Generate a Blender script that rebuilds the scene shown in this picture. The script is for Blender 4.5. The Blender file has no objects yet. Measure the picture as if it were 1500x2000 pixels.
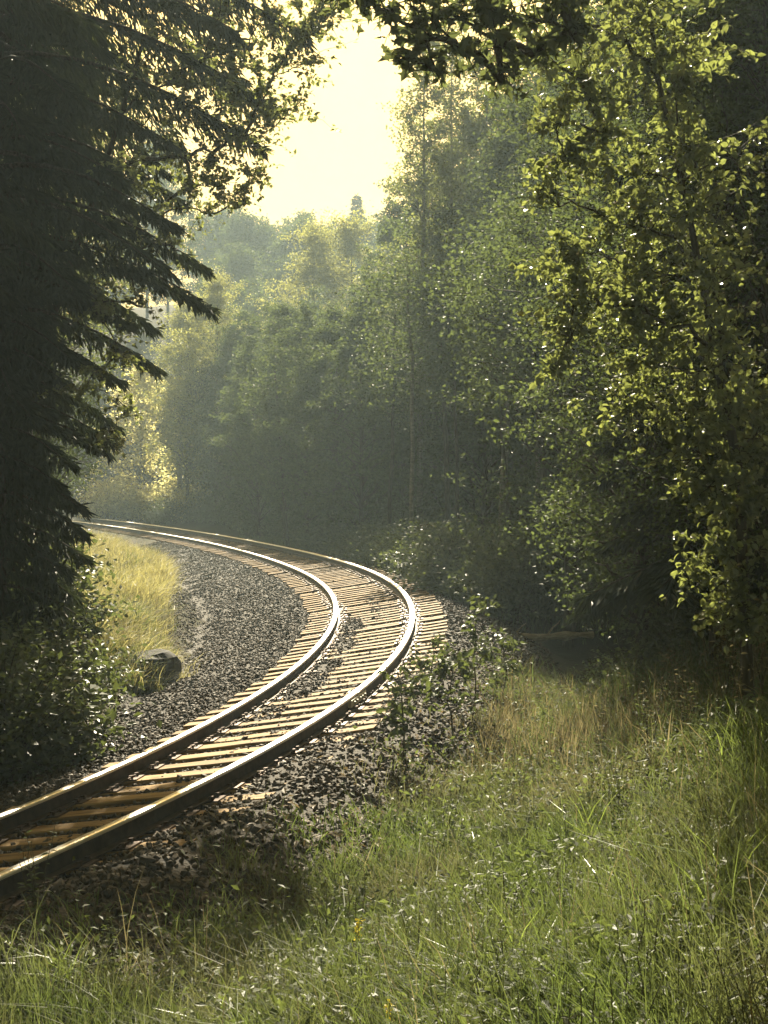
import bpy, math, random
import numpy as np
from mathutils import Vector

# ------------------------------------------------------------------ camera, sky, sun, exposure
SC = bpy.context.scene
COL = SC.collection
CAM_H = 2.75
FPX = 2800.0                      # focal length in photograph pixels (1500 x 2000)
cam_d = bpy.data.cameras.new("camera")
cam = bpy.data.objects.new("camera", cam_d)
COL.objects.link(cam)
cam_d.sensor_fit = 'VERTICAL'
cam_d.sensor_height = 36.0
cam_d.lens = FPX / 2000.0 * 36.0
cam_d.clip_start = 0.1
cam_d.clip_end = 3000.0
cam.location = (0, 0, CAM_H)
cam.rotation_euler = (math.radians(90 - math.degrees(math.atan(60.0 / FPX))), 0, 0)
SC.camera = cam

SUN_EL = math.radians(38.0)
SUN_AZ = math.radians(-2.0)       # to the left of straight ahead (+Y)
world = bpy.data.worlds.new("World")
SC.world = world
world.use_nodes = True
wn = world.node_tree.nodes
wn.clear()
sky = wn.new('ShaderNodeTexSky')
sky.sky_type = 'NISHITA'
sky.sun_disc = False
sky.sun_elevation = SUN_EL
sky.sun_rotation = SUN_AZ
sky.air_density = 1.0
sky.dust_density = 4.0
sky.ozone_density = 0.6
bgn = wn.new('ShaderNodeBackground')
bgn.inputs['Strength'].default_value = 0.085
wo = wn.new('ShaderNodeOutputWorld')
warm = wn.new('ShaderNodeMix')            # tint that dims and warms the light of the whole sky
warm.data_type = 'RGBA'; warm.blend_type = 'MULTIPLY'
warm.inputs[0].default_value = 1.0
warm.inputs[7].default_value = (.42, .32, .115, 1)
world.node_tree.links.new(sky.outputs[0], warm.inputs[6])
world.node_tree.links.new(warm.outputs[2], bgn.inputs[0])
world.node_tree.links.new(bgn.outputs[0], wo.inputs[0])

sun_d = bpy.data.lights.new("sun", 'SUN')
sun_d.energy = 5.0
sun_d.angle = math.radians(0.5)
sun_d.color = (1.0, 0.9, 0.68)
sun = bpy.data.objects.new("sun", sun_d)
sun.rotation_euler = (-(math.pi / 2 - SUN_EL), 0, -SUN_AZ)
sun.location = (0, 0, 60)
COL.objects.link(sun)

SC.view_settings.view_transform = 'Standard'
SC.view_settings.look = 'None'
SC.view_settings.exposure = 1.8
SC.view_settings.gamma = 1.0
SC.view_settings.use_curve_mapping = False
cy = SC.cycles
cy.max_bounces = 7
cy.diffuse_bounces = 4
cy.glossy_bounces = 2
cy.transmission_bounces = 3
cy.volume_bounces = 0
cy.transparent_max_bounces = 4
cy.caustics_reflective = False
cy.caustics_refractive = False
cy.sample_clamp_indirect = 4.0
cy.use_adaptive_sampling = True
cy.adaptive_threshold = 0.012
cy.use_denoising = True
try:
    cy.denoiser = 'OPENIMAGEDENOISE'
except Exception:
    pass

HAZE_DENSITY = 0.00082
HAZE_ANISO = 0.35

# ------------------------------------------------------------------ helpers
def rng(seed):
    return np.random.default_rng(seed)

def at(px, py, d):
    """the point d metres ahead that the photograph shows at (px, py)"""
    return np.array([(px - 750.0) * d / FPX, d, CAM_H + (940.0 - py) * d / FPX])

class MB:
    def __init__(self):
        self.v, self.f, self.m, self.n = [], [], [], 0
    def add(self, v, f, mat=0):
        v = np.asarray(v, np.float32).reshape(-1, 3)
        f = np.asarray(f, np.int64)
        if len(v) == 0 or len(f) == 0:
            return
        self.v.append(v)
        self.f.append(f + self.n)
        self.m.append(np.full(len(f), mat, np.int32))
        self.n += len(v)
    def mesh(self, name, mats, smooth=False):
        me = bpy.data.meshes.new(name)
        v = np.concatenate(self.v)
        loops = np.concatenate([f.ravel() for f in self.f]).astype(np.int32)
        tot = np.concatenate([np.full(len(f), f.shape[1], np.int32) for f in self.f])
        start = np.r_[0, np.cumsum(tot)[:-1]].astype(np.int32)
        me.vertices.add(len(v))
        me.vertices.foreach_set('co', v.ravel())
        me.loops.add(len(loops))
        me.loops.foreach_set('vertex_index', loops)
        me.polygons.add(len(tot))
        me.polygons.foreach_set('loop_start', start)
        try:
            me.polygons.foreach_set('loop_total', tot)
        except Exception:
            pass
        for m in (mats if isinstance(mats, (list, tuple)) else [mats]):
            me.materials.append(m)
        me.polygons.foreach_set('material_index', np.concatenate(self.m))
        me.polygons.foreach_set('use_smooth', np.full(len(tot), smooth))
        me.update(calc_edges=True)
        return me
    def build(self, name, mats, parent=None, smooth=False):
        o = bpy.data.objects.new(name, self.mesh(name, mats, smooth))
        COL.objects.link(o)
        if parent is not None:
            o.parent = parent
        return o

def tag(o, label=None, cat=None, group=None, kind=None):
    if label: o['label'] = label
    if cat: o['category'] = cat
    if group: o['group'] = group
    if kind: o['kind'] = kind
    return o

def empty(name, loc=(0, 0, 0), rz=0.0):
    o = bpy.data.objects.new(name, None)
    o.empty_display_size = 0.2
    COL.objects.link(o)
    o.location = loc
    o.rotation_euler = (0, 0, rz)
    return o

def copy_tree(o, parent=None):
    c = o.copy()
    COL.objects.link(c)
    if parent is not None:
        c.parent = parent
    for ch in o.children:
        copy_tree(ch, c)
    return c

def unit(a):
    return a / np.maximum(np.linalg.norm(a, axis=-1, keepdims=True), 1e-9)

def tube(mb, pts, rad, n=6, mat=0, cap=True):
    pts = np.asarray(pts, float)
    rad = np.broadcast_to(np.asarray(rad, float), (len(pts),))
    t = unit(np.gradient(pts, axis=0))
    up = np.array([0.0, 0.0, 1.0]) if abs(t[0, 2]) < 0.9 else np.array([1.0, 0.0, 0.0])
    a = unit(np.cross(t, up)); b = np.cross(t, a)
    ang = np.linspace(0, 2 * math.pi, n, endpoint=False)
    ring = pts[:, None] + rad[:, None, None] * (np.cos(ang)[None, :, None] * a[:, None] + np.sin(ang)[None, :, None] * b[:, None])
    k = len(pts)
    i = np.arange(k - 1)[:, None] * n + np.arange(n)[None]
    j = np.arange(k - 1)[:, None] * n + (np.arange(n)[None] + 1) % n
    f = np.stack([i, j, j + n, i + n], -1).reshape(-1, 4)
    mb.add(ring.reshape(-1, 3), f, mat)
    if cap:
        c = ring[[0, -1]].reshape(-1, 3)
        mb.add(c, [list(range(n))[::-1]], mat); mb.add(c, [list(range(n, 2 * n))], mat)

def frames(r, n, flat=0.6):
    """random leaf directions: d along the leaf, w across, nrm"""
    d = r.normal(size=(n, 3)); d[:, 2] = d[:, 2] * flat - 0.25
    d = unit(d)
    q = r.normal(size=(n, 3)); q[:, 2] += 1.0 / max(flat, .05)
    w = unit(np.cross(d, unit(q)))
    return d, w, np.cross(w, d)

def leaves_quad(mb, c, d, w, nrm, L, W, mat=0):
    """a diamond folded along its rib, two triangles"""
    n = len(c); L = np.broadcast_to(L, n)[:, None]; W = np.broadcast_to(W, n)[:, None]
    b = c; t = c + d * L; m = c + d * L * .45
    l = m - w * W * .5 + nrm * W * .18; q = m + w * W * .5 + nrm * W * .18
    v = np.stack([b, q, t, l], 1).reshape(-1, 3)
    i = np.arange(n)[:, None] * 4
    f = np.concatenate([i + [0, 1, 2], i + [0, 2, 3]], 1).reshape(-1, 3)
    mb.add(v, f, mat)

def leaves_ovate(mb, c, d, w, nrm, L, W, mat=0):
    """ovate, pointed, folded leaf that droops at its tip"""
    n = len(c); L = np.broadcast_to(L, n)[:, None]; W = np.broadcast_to(W, n)[:, None]
    def P(u, s, h): return c + d * L * u + w * W * s + nrm * (W * abs(s) * .35 - L * h)
    v = np.stack([P(0, 0, 0), P(.22, .42, 0), P(.55, .44, .02), P(.8, .22, .06), P(1.0, 0, .14),
                  P(.8, -.22, .06), P(.55, -.44, .02), P(.22, -.42, 0), P(.5, 0, .02)], 1).reshape(-1, 3)
    i = np.arange(n)[:, None] * 9
    f = np.concatenate([i + [0, 1, 2, 8], i + [8, 2, 3, 4], i + [0, 8, 6, 7], i + [8, 4, 5, 6]], 1).reshape(-1, 4)
    mb.add(v, f, mat)

def leaves_lobed(mb, c, d, w, nrm, L, W, mat=0):
    """maple-like leaf with five points"""
    n = len(c); L = np.broadcast_to(L, n)[:, None]; W = np.broadcast_to(W, n)[:, None]
    def P(u, s, h): return c + d * L * u + w * W * s + nrm * (W * abs(s) * .25 - L * h)
    o = [(0, 0, 0), (.05, .35, .02), (.3, .28, 0), (.48, .62, .1), (.55, .24, .02), (1, 0, .16),
         (.55, -.24, .02), (.48, -.62, .1), (.3, -.28, 0), (.05, -.35, .02)]
    v = np.stack([P(*q) for q in o], 1).reshape(-1, 3)
    i = np.arange(n)[:, None] * 10
    f3 = np.concatenate([i + [0, 1, 2], i + [2, 3, 4], i + [6, 7, 8], i + [8, 9, 0]], 1).reshape(-1, 3)
    f5 = np.concatenate([i + [0, 2, 4, 5], i + [0, 5, 6, 8]], 1).reshape(-1, 4)
    mb.add(v, f3, mat)
    mb.add(v, f5, mat) if False else mb.f.append(f5 + mb.n - len(v)) or mb.m.append(np.full(len(f5), mat, np.int32))

def curve3(a, b, sag, r, k=6, wob=.03):
    t = np.linspace(0, 1, k)[:, None]
    L = np.linalg.norm(b - a)
    p = a + (b - a) * t
    p[:, 2] += (sag * L * np.sin(t * math.pi))[:, 0]
    p[1:-1] += r.normal(size=(k - 2, 3)) * L * wob
    return p

# ------------------------------------------------------------------ materials
def mat_new(name):
    m = bpy.data.materials.new(name)
    m.use_nodes = True
    m.node_tree.nodes.clear()
    return m, m.node_tree.nodes, m.node_tree.links

def mix_rgb(N, L, fac, a, b):
    x = N.new('ShaderNodeMix'); x.data_type = 'RGBA'
    if isinstance(fac, (int, float)): x.inputs[0].default_value = fac
    else: L.new(fac, x.inputs[0])
    for s, c in ((6, a), (7, b)):
        if isinstance(c, tuple): x.inputs[s].default_value = (*c, 1)
        else: L.new(c, x.inputs[s])
    return x.outputs[2]

def ramp(N, L, src, a, b):
    q = N.new('ShaderNodeMapRange')
    q.inputs[1].default_value = a; q.inputs[2].default_value = b
    L.new(src, q.inputs[0]); return q.outputs[0]

def noise(N, L, scale, detail=3, coord='Object', rough=.55):
    tc = N.new('ShaderNodeTexCoord'); t = N.new('ShaderNodeTexNoise')
    t.inputs['Scale'].default_value = scale; t.inputs['Detail'].default_value = detail
    t.inputs['Roughness'].default_value = rough
    L.new(tc.outputs[coord], t.inputs['Vector']); return t.outputs['Fac']

def leaf_mat(name, a, b, tr, fac=.45, gloss=.06, rough=.45, patch=None, pscale=.5):
    """thin leaf: reflects a..b, lets tr through, slight waxy shine"""
    m, N, L = mat_new(name)
    g = N.new('ShaderNodeNewGeometry')
    c = mix_rgb(N, L, g.outputs['Random Per Island'], a, b)
    tcol = mix_rgb(N, L, g.outputs['Random Per Island'], tuple(.5 * x for x in tr), tr)
    if patch:
        pf = ramp(N, L, noise(N, L, pscale, 2), .42, .62)
        c = mix_rgb(N, L, pf, c, patch)
        tcol = mix_rgb(N, L, pf, tcol, tuple(min(1, 2.2 * x) for x in patch))
    df = N.new('ShaderNodeBsdfDiffuse'); L.new(c, df.inputs[0])
    tl = N.new('ShaderNodeBsdfTranslucent'); L.new(tcol, tl.inputs[0])
    mx = N.new('ShaderNodeMixShader'); mx.inputs[0].default_value = fac
    L.new(df.outputs[0], mx.inputs[1]); L.new(tl.outputs[0], mx.inputs[2])
    gl = N.new('ShaderNodeBsdfGlossy'); gl.inputs['Roughness'].default_value = rough
    gl.inputs['Color'].default_value = (.9, .9, .9, 1)
    m2 = N.new('ShaderNodeMixShader'); m2.inputs[0].default_value = gloss
    L.new(mx.outputs[0], m2.inputs[1]); L.new(gl.outputs[0], m2.inputs[2])
    o = N.new('ShaderNodeOutputMaterial'); L.new(m2.outputs[0], o.inputs[0])
    return m

def solid_mat(name, a, b, scale=8, rough=.8, bump=.3, metal=0., spec=.3, island=False, detail=4, stretch=None):
    m, N, L = mat_new(name)
    p = N.new('ShaderNodeBsdfPrincipled')
    tc = N.new('ShaderNodeTexCoord'); t = N.new('ShaderNodeTexNoise')
    mp = N.new('ShaderNodeMapping')
    if stretch: mp.inputs['Scale'].default_value = stretch
    L.new(tc.outputs['Object'], mp.inputs[0]); L.new(mp.outputs[0], t.inputs['Vector'])
    t.inputs['Scale'].default_value = scale; t.inputs['Detail'].default_value = detail
    f = ramp(N, L, t.outputs['Fac'], .35, .65)
    c = mix_rgb(N, L, f, a, b)
    if island:
        g = N.new('ShaderNodeNewGeometry')
        c2 = mix_rgb(N, L, g.outputs['Random Per Island'], tuple(.45 * x for x in a), tuple(min(1, 1.5 * x) for x in b))
        c = mix_rgb(N, L, .65, c, c2)
    L.new(c, p.inputs['Base Color'])
    p.inputs['Roughness'].default_value = rough
    p.inputs['Metallic'].default_value = metal
    p.inputs['Specular IOR Level'].default_value = spec
    if bump:
        bp = N.new('ShaderNodeBump'); bp.inputs['Strength'].default_value = bump; bp.inputs['Distance'].default_value = .03
        L.new(t.outputs['Fac'], bp.inputs['Height']); L.new(bp.outputs[0], p.inputs['Normal'])
    o = N.new('ShaderNodeOutputMaterial'); L.new(p.outputs[0], o.inputs[0])
    return m

M_bark = solid_mat("bark", (.035, .028, .02), (.09, .075, .055), 9, .9, .6, stretch=(3, 3, .6))
M_pale_bark = solid_mat("pale_bark", (.12, .11, .09), (.28, .26, .22), 7, .85, .4, stretch=(1, 1, 3))
M_spruce = leaf_mat("spruce_needles", (.018, .028, .014), (.04, .055, .024), (.05, .065, .02), .25, .05)
M_conifer = leaf_mat("conifer_needles", (.022, .036, .016), (.05, .07, .03), (.06, .085, .025), .3, .05)
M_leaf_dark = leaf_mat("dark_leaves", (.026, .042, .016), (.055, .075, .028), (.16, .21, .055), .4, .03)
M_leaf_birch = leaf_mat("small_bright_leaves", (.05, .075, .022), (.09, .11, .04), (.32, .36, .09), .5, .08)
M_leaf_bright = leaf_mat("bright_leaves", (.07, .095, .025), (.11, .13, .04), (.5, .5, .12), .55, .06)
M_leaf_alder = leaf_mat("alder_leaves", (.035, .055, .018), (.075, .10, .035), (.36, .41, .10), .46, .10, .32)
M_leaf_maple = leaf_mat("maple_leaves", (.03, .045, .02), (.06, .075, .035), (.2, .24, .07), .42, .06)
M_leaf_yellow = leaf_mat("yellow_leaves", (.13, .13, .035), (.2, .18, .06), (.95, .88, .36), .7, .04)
M_leaf_shrub = leaf_mat("shrub_leaves", (.035, .055, .02), (.07, .09, .032), (.16, .2, .05), .4, .07)
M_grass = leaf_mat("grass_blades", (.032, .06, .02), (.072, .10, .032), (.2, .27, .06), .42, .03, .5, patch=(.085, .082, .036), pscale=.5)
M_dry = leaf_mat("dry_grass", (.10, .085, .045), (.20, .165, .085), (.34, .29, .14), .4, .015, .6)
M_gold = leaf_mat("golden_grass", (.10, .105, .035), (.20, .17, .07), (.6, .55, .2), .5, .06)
M_weed = leaf_mat("weed_leaves", (.035, .05, .02), (.08, .10, .035), (.2, .25, .06), .4, .045, .55)
M_litter = leaf_mat("dry_litter", (.09, .065, .04), (.24, .18, .11), (.3, .22, .1), .3, .03, .5)
M_stem = solid_mat("weed_stem", (.05, .045, .02), (.11, .09, .045), 6, .8, 0)
M_flower = leaf_mat("yellow_petals", (.55, .42, .03), (.7, .6, .06), (.7, .6, .06), .4, .04)
M_stone = solid_mat("ballast_stone", (.028, .02, .013), (.082, .06, .038), 30, .7, .2, spec=.25, island=True)
M_boulder = solid_mat("boulder_rock", (.022, .021, .019), (.05, .047, .043), 5, .85, .6)
M_log = solid_mat("dead_wood", (.25, .18, .10), (.45, .35, .22), 6, .8, .5, stretch=(1, 6, 6))  # wood lightened to stand in for sun that the shrubs block
M_rust = solid_mat("rusty_steel", (.028, .02, .015), (.065, .045, .032), 12, .6, .2, metal=.4)
M_plate = solid_mat("tie_plate_steel", (.06, .04, .03), (.13, .09, .07), 15, .5, .2, metal=.6)

M_joint = solid_mat("zinc_grey_joint", (.35, .36, .32), (.55, .56, .5), 15, .45, .1, metal=.3)

def tie_material():
    m, N, L = mat_new("tie_wood")
    tc = N.new('ShaderNodeTexCoord'); mp = N.new('ShaderNodeMapping'); mp.inputs['Scale'].default_value = (1.2, 22, 22)
    oi = N.new('ShaderNodeObjectInfo')
    ad = N.new('ShaderNodeVectorMath'); ad.operation = 'ADD'
    L.new(tc.outputs['Object'], ad.inputs[0])
    cmb = N.new('ShaderNodeCombineXYZ')
    ml = N.new('ShaderNodeMath'); ml.operation = 'MULTIPLY'; ml.inputs[1].default_value = 37.
    L.new(oi.outputs['Random'], ml.inputs[0]); L.new(ml.outputs[0], cmb.inputs[0]); L.new(ml.outputs[0], cmb.inputs[1])
    L.new(cmb.outputs[0], ad.inputs[1]); L.new(ad.outputs[0], mp.inputs[0])
    t = N.new('ShaderNodeTexNoise'); t.inputs['Scale'].default_value = 1.5; t.inputs['Detail'].default_value = 5
    L.new(mp.outputs[0], t.inputs['Vector'])
    c = mix_rgb(N, L, ramp(N, L, t.outputs['Fac'], .32, .68), (.12, .07, .028), (.47, .31, .115))
    c2 = mix_rgb(N, L, ramp(N, L, oi.outputs['Random'], 0, 1), (.6, .55, .5), (1.0, .95, .9))
    x = N.new('ShaderNodeMix'); x.data_type = 'RGBA'; x.blend_type = 'MULTIPLY'; x.inputs[0].default_value = 1
    L.new(c, x.inputs[6]); L.new(c2, x.inputs[7])
    p = N.new('ShaderNodeBsdfPrincipled'); L.new(x.outputs[2], p.inputs['Base Color'])
    p.inputs['Roughness'].default_value = .7; p.inputs['Specular IOR Level'].default_value = .15
    bp = N.new('ShaderNodeBump'); bp.inputs['Strength'].default_value = .35; bp.inputs['Distance'].default_value = .02
    L.new(t.outputs['Fac'], bp.inputs['Height']); L.new(bp.outputs[0], p.inputs['Normal'])
    o = N.new('ShaderNodeOutputMaterial'); L.new(p.outputs[0], o.inputs[0])
    return m
M_tie = tie_material()

def steel_material():
    m, N, L = mat_new("polished_railhead")
    p = N.new('ShaderNodeBsdfPrincipled')
    n = noise(N, L, 6, 3)
    c = mix_rgb(N, L, n, (.62, .58, .54), (.8, .77, .73)); L.new(c, p.inputs['Base Color'])
    p.inputs['Metallic'].default_value = 1
    L.new(ramp(N, L, n, -.8, 2.0), p.inputs['Roughness'])
    o = N.new('ShaderNodeOutputMaterial'); L.new(p.outputs[0], o.inputs[0])
    return m
M_steel = steel_material()

def ground_material():
    m, N, L = mat_new("forest_ground")
    p = N.new('ShaderNodeBsdfPrincipled')
    n1 = noise(N, L, .6, 5); n2 = noise(N, L, 14, 4)
    c = mix_rgb(N, L, ramp(N, L, n1, .4, .6), (.05, .042, .028), (.06, .065, .03))
    c = mix_rgb(N, L, ramp(N, L, n2, .3, .7), c, (.065, .055, .036)); L.new(c, p.inputs['Base Color'])
    p.inputs['Roughness'].default_value = .95; p.inputs['Specular IOR Level'].default_value = .1
    bp = N.new('ShaderNodeBump'); bp.inputs['Strength'].default_value = .6; bp.inputs['Distance'].default_value = .08
    L.new(n2, bp.inputs['Height']); L.new(bp.outputs[0], p.inputs['Normal'])
    o = N.new('ShaderNodeOutputMaterial'); L.new(p.outputs[0], o.inputs[0])
    return m
M_ground = ground_material()
M_bed = solid_mat("ballast_bed", (.026, .02, .014), (.06, .048, .036), 28, .85, .9, detail=6)

# ------------------------------------------------------------------ track centre line
_P = [-3.729, 7.912, 0.386, 0.115, -0.058, -0.214, -0.286, -0.331, -0.369, -0.404, -0.439, -0.474, -0.51, -0.545, -0.58,
      0.109, 0.213, 0.219, 0.201, 0.165, 0.241, 0.233, 0.119, 0.158, 0.121]
S = np.arange(-16, 150, 0.5)
_hd = np.interp(np.arange(-6, 150, .5), np.arange(-6, 145, 12.0), _P[2:15])
_k = np.hanning(25); _k /= _k.sum()
_hd = np.convolve(np.pad(_hd, 12, mode='edge'), _k, 'valid')
def _sm(vals):
    h = np.interp(np.arange(-6, 150, .5), [-6, 20, 45, 80, 130.], vals)
    k = np.hanning(49); k /= k.sum()
    return np.convolve(np.pad(h, 24, mode='edge'), k, 'valid')
_h, _c = _sm(_P[15:20]), _sm(_P[20:25])
_ext = 20
TH = np.r_[np.full(_ext, _hd[0]), _hd]
TZ = np.r_[np.full(_ext, _h[0]), _h]
TC = np.r_[np.full(_ext, _c[0]), _c]
dx, dy = np.sin(TH) * .5, np.cos(TH) * .5
TX = np.r_[0, np.cumsum(dx)[:-1]]; TY = np.r_[0, np.cumsum(dy)[:-1]]
TX += _P[0] - TX[_ext]; TY += _P[1] - TY[_ext]
GA = 1.505

def track_at(s):
    return (np.interp(s, S, TX), np.interp(s, S, TY), np.interp(s, S, TH), np.interp(s, S, TZ), np.interp(s, S, TC))

def sd(x, y):
    """signed distance to the right of the centre line, and arc position"""
    x = np.asarray(x, float).ravel(); y = np.asarray(y, float).ravel()
    so = np.empty(len(x)); po = np.empty(len(x))
    for a in range(0, len(x), 20000):
        xx = x[a:a + 20000, None]; yy = y[a:a + 20000, None]
        d2 = (xx - TX) ** 2 + (yy - TY) ** 2
        i = d2.argmin(1)
        ux, uy = xx[:, 0] - TX[i], yy[:, 0] - TY[i]
        s = ux * np.cos(TH[i]) - uy * np.sin(TH[i])
        far = np.sqrt(d2[np.arange(len(i)), i])
        so[a:a + 20000] = np.sign(s) * far
        po[a:a + 20000] = S[i] + ux * np.sin(TH[i]) + uy * np.cos(TH[i])
    return so, po

def sstep(a, b, x):
    t = np.clip((x - a) / (b - a), 0, 1); return t * t * (3 - 2 * t)

def vnoise(x, y, sc, seed=0):
    """smooth value noise in -1..1"""
    r = rng(seed); g = r.uniform(-1, 1, (64, 64))
    u, v = x * sc + 100.3, y * sc + 77.7
    i, j = np.floor(u).astype(int), np.floor(v).astype(int)
    fu, fv = u - i, v - j
    fu, fv = fu * fu * (3 - 2 * fu), fv * fv * (3 - 2 * fv)
    G = lambda a, b: g[a % 64, b % 64]
    return (G(i, j) * (1 - fu) + G(i + 1, j) * fu) * (1 - fv) + (G(i, j + 1) * (1 - fu) + G(i + 1, j + 1) * fu) * fv

def ground_z(x, y):
    shp = np.shape(x)
    x = np.asarray(x, float).ravel(); y = np.asarray(y, float).ravel()
    s, p = sd(x, y)
    h = np.interp(p, S, TZ); c = np.interp(p, S, TC)
    sc = np.clip(s, -1.5, 1.5)
    top = h + c * sc / GA - .168 - .055
    # gravel heaped over the tie ends near the camera and beside the inner rail in the bend
    top += .075 * sstep(.85, 1.05, s) * (1 - sstep(17, 22, y)) * (.65 + .6 * vnoise(x, y, 1.3, 3))
    top += .06 * sstep(-.7, -.55, s) * (1 - sstep(-.35, -.05, s)) * sstep(15, 18, y) * (1 - sstep(27, 31, y)) * (.8 + .7 * vnoise(x, y, 1.1, 5))
    z = top.copy()
    # right side
    toe = np.clip((s - 1.5) / 1.3, 0, 1)
    z -= np.where(s > 0, .42 * toe, 0)
    near = 1 - sstep(15.5, 20.5, y)
    bank = sstep(2.3, 7.2, s) * 1.55
    z += near * np.where(s > 0, bank, 0)
    z -= np.where(s > 0, .65 * sstep(2.6, 4.0, s) * (1 - sstep(8, 12, s)) * sstep(17, 21, y) * (1 - sstep(28, 33, y)), 0)
    z += np.where(s > 2.8, .10 * np.clip(s - 2.8, 0, 14) * sstep(28, 36, y), 0)
    # left side
    tl = np.clip((-s - 1.5) / 2.3, 0, 1)
    z -= np.where(s < 0, .62 * tl, 0)
    z += np.where(s < 0, (.75 * sstep(3.7, 5.0, -s) + .5 * sstep(5, 8, -s)), 0)
    w = sstep(1.6, 4, np.abs(s))
    z += w * (.09 * vnoise(x, y, .7, 1) + .05 * vnoise(x, y, 2.1, 2))
    # the hill beyond the wood
    z += 19 * np.exp(-((x + 18) / 60) ** 2) * sstep(95, 165, y) + 4 * sstep(90, 200, y)
    return z.reshape(shp)

def gz(x, y):
    return float(ground_z(np.array([x]), np.array([y]))[0])

def on_ground(px, d):
    x = (px - 750.0) * d / FPX
    return x, d, gz(x, d)

# ground sheet: fine near the track, coarse beyond
def axis_steps(brk):
    out = [np.arange(a, b, st) for a, b, st in brk]
    return np.concatenate(out)
gx = axis_steps([(-160, -48, 8), (-48, -12, .5), (-12, 10, .2), (10, 40, 1.5), (40, 161, 8)])
gy = axis_steps([(-12, 2, 1), (2, 44, .2), (44, 110, .8), (110, 241, 5)])
XX, YY = np.meshgrid(gx, gy)
ZZ = ground_z(XX, YY)
nx_, ny_ = len(gx), len(gy)
ii = (np.arange(ny_ - 1)[:, None] * nx_ + np.arange(nx_ - 1)[None]).ravel()
gf = np.stack([ii, ii + 1, ii + 1 + nx_, ii + nx_], 1)
gs, _ = sd(((XX[:-1, :-1] + XX[1:, 1:]) / 2), ((YY[:-1, :-1] + YY[1:, 1:]) / 2))
edge = gs + .25 * vnoise(((XX[:-1, :-1] + XX[1:, 1:]) / 2).ravel(), ((YY[:-1, :-1] + YY[1:, 1:]) / 2).ravel(), 1.2, 9)
isbed = (edge > -3.9) & (edge < 2.7) & (((YY[:-1, :-1] + YY[1:, 1:]) / 2).ravel() < 62)
mb = MB()
mb.add(np.stack([XX, YY, ZZ], -1).reshape(-1, 3), gf)
mb.m[0] = isbed.astype(np.int32)
tag(mb.build("ground", [M_ground, M_bed], smooth=True), kind='structure')

# ------------------------------------------------------------------ rails, ties, ballast
def sweep_rail(off):
    s = np.arange(-14, 140, .25)
    x, y, h, z, c = track_at(s)
    nx, ny = np.cos(h), -np.sin(h)
    roll = np.arctan(c / GA)
    # profile (across, up), top at 0; head widened to imitate the glare
    pr = [(-.07, -.168), (.07, -.168), (.07, -.157), (.014, -.142), (.009, -.10), (.009, -.052), (.040, -.042), (.051, -.034),
          (.052, -.020), (.046, -.009), (.030, -.0032), (0, 0), (-.030, -.0032), (-.046, -.009), (-.052, -.020), (-.051, -.034),
          (-.040, -.042), (-.009, -.052), (-.009, -.10), (-.014, -.142), (-.07, -.157)]
    pr = np.array(pr); n = len(pr)
    u = pr[:, 0][None] * np.cos(roll)[:, None] - pr[:, 1][None] * np.sin(roll)[:, None]
    w = pr[:, 0][None] * np.sin(roll)[:, None] + pr[:, 1][None] * np.cos(roll)[:, None]
    bx = x + nx * off; by = y + ny * off; bz = z + c * off / GA
    V = np.stack([bx[:, None] + nx[:, None] * u, by[:, None] + ny[:, None] * u, bz[:, None] + w], -1)
    k = len(s)
    i = np.arange(k - 1)[:, None] * n + np.arange(n)[None]
    j = np.arange(k - 1)[:, None] * n + (np.arange(n)[None] + 1) % n
    f = np.stack([i, j, j + n, i + n], -1)
    head = np.zeros(n, int); head[7:15] = 1
    mb = MB(); mb.add(V.reshape(-1, 3), f.reshape(-1, 4)); mb.m[0] = np.tile(head, k - 1).astype(np.int32)
    return mb

def obox(mb, c, hx, hy, hz, ax, ay, az, mat=0):
    sg = np.array([(-1, -1, -1), (1, -1, -1), (1, 1, -1), (-1, 1, -1), (-1, -1, 1), (1, -1, 1), (1, 1, 1), (-1, 1, 1)], float)
    v = np.asarray(c) + sg[:, :1] * hx * ax + sg[:, 1:2] * hy * ay + sg[:, 2:] * hz * az
    mb.add(v, [(3, 2, 1, 0), (4, 5, 6, 7), (0, 1, 5, 4), (1, 2, 6, 5), (2, 3, 7, 6), (3, 0, 4, 7)], mat)

rail_in = sweep_rail(-GA / 2).build("rail", [M_rust, M_steel], smooth=False)
tag(rail_in, "polished steel rail on the inner, left-hand side of the bend", "rail", "rails of the track")
rail_out = sweep_rail(GA / 2).build("rail", [M_rust, M_steel], smooth=False)
tag(rail_out, "polished steel rail on the outer side of the bend, with a bolted joint", "rail", "rails of the track")

def joint(s0):
    x, y, h, z, c = track_at(s0)
    ax = np.array([np.sin(h), np.cos(h), 0]); ay = np.array([np.cos(h), -np.sin(h), 0]); az = np.array([0, 0, 1.])
    p = np.array([x, y, z + c / 2]) + ay * GA / 2
    for sg in (-1, 1):
        mb = MB()
        obox(mb, p + ay * sg * .040 - az * .082, .46, .022, .040, ax, ay, az)
        obox(mb, p + ay * sg * .058 - az * .022, .07, .0045, .020, ax, ay, az)
        for q in (-.32, -.16, 0.02, .16, .32):
            cc = p + ax * q + ay * sg * .066 - az * .08
            tube(mb, [cc - ay * sg * .012, cc + ay * sg * .022], .018, 6)
        mb.build("joint_bar", M_joint, rail_out)
sj = S[np.argmin(np.hypot(750 + FPX * (TX + np.cos(TH) * .75) / np.maximum(TY, .1) - 685,
                          940 + FPX * (CAM_H - TZ - TC / 2) / np.maximum(TY - np.sin(TH) * .75, .1) - 1358))]
joint(sj)

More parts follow.
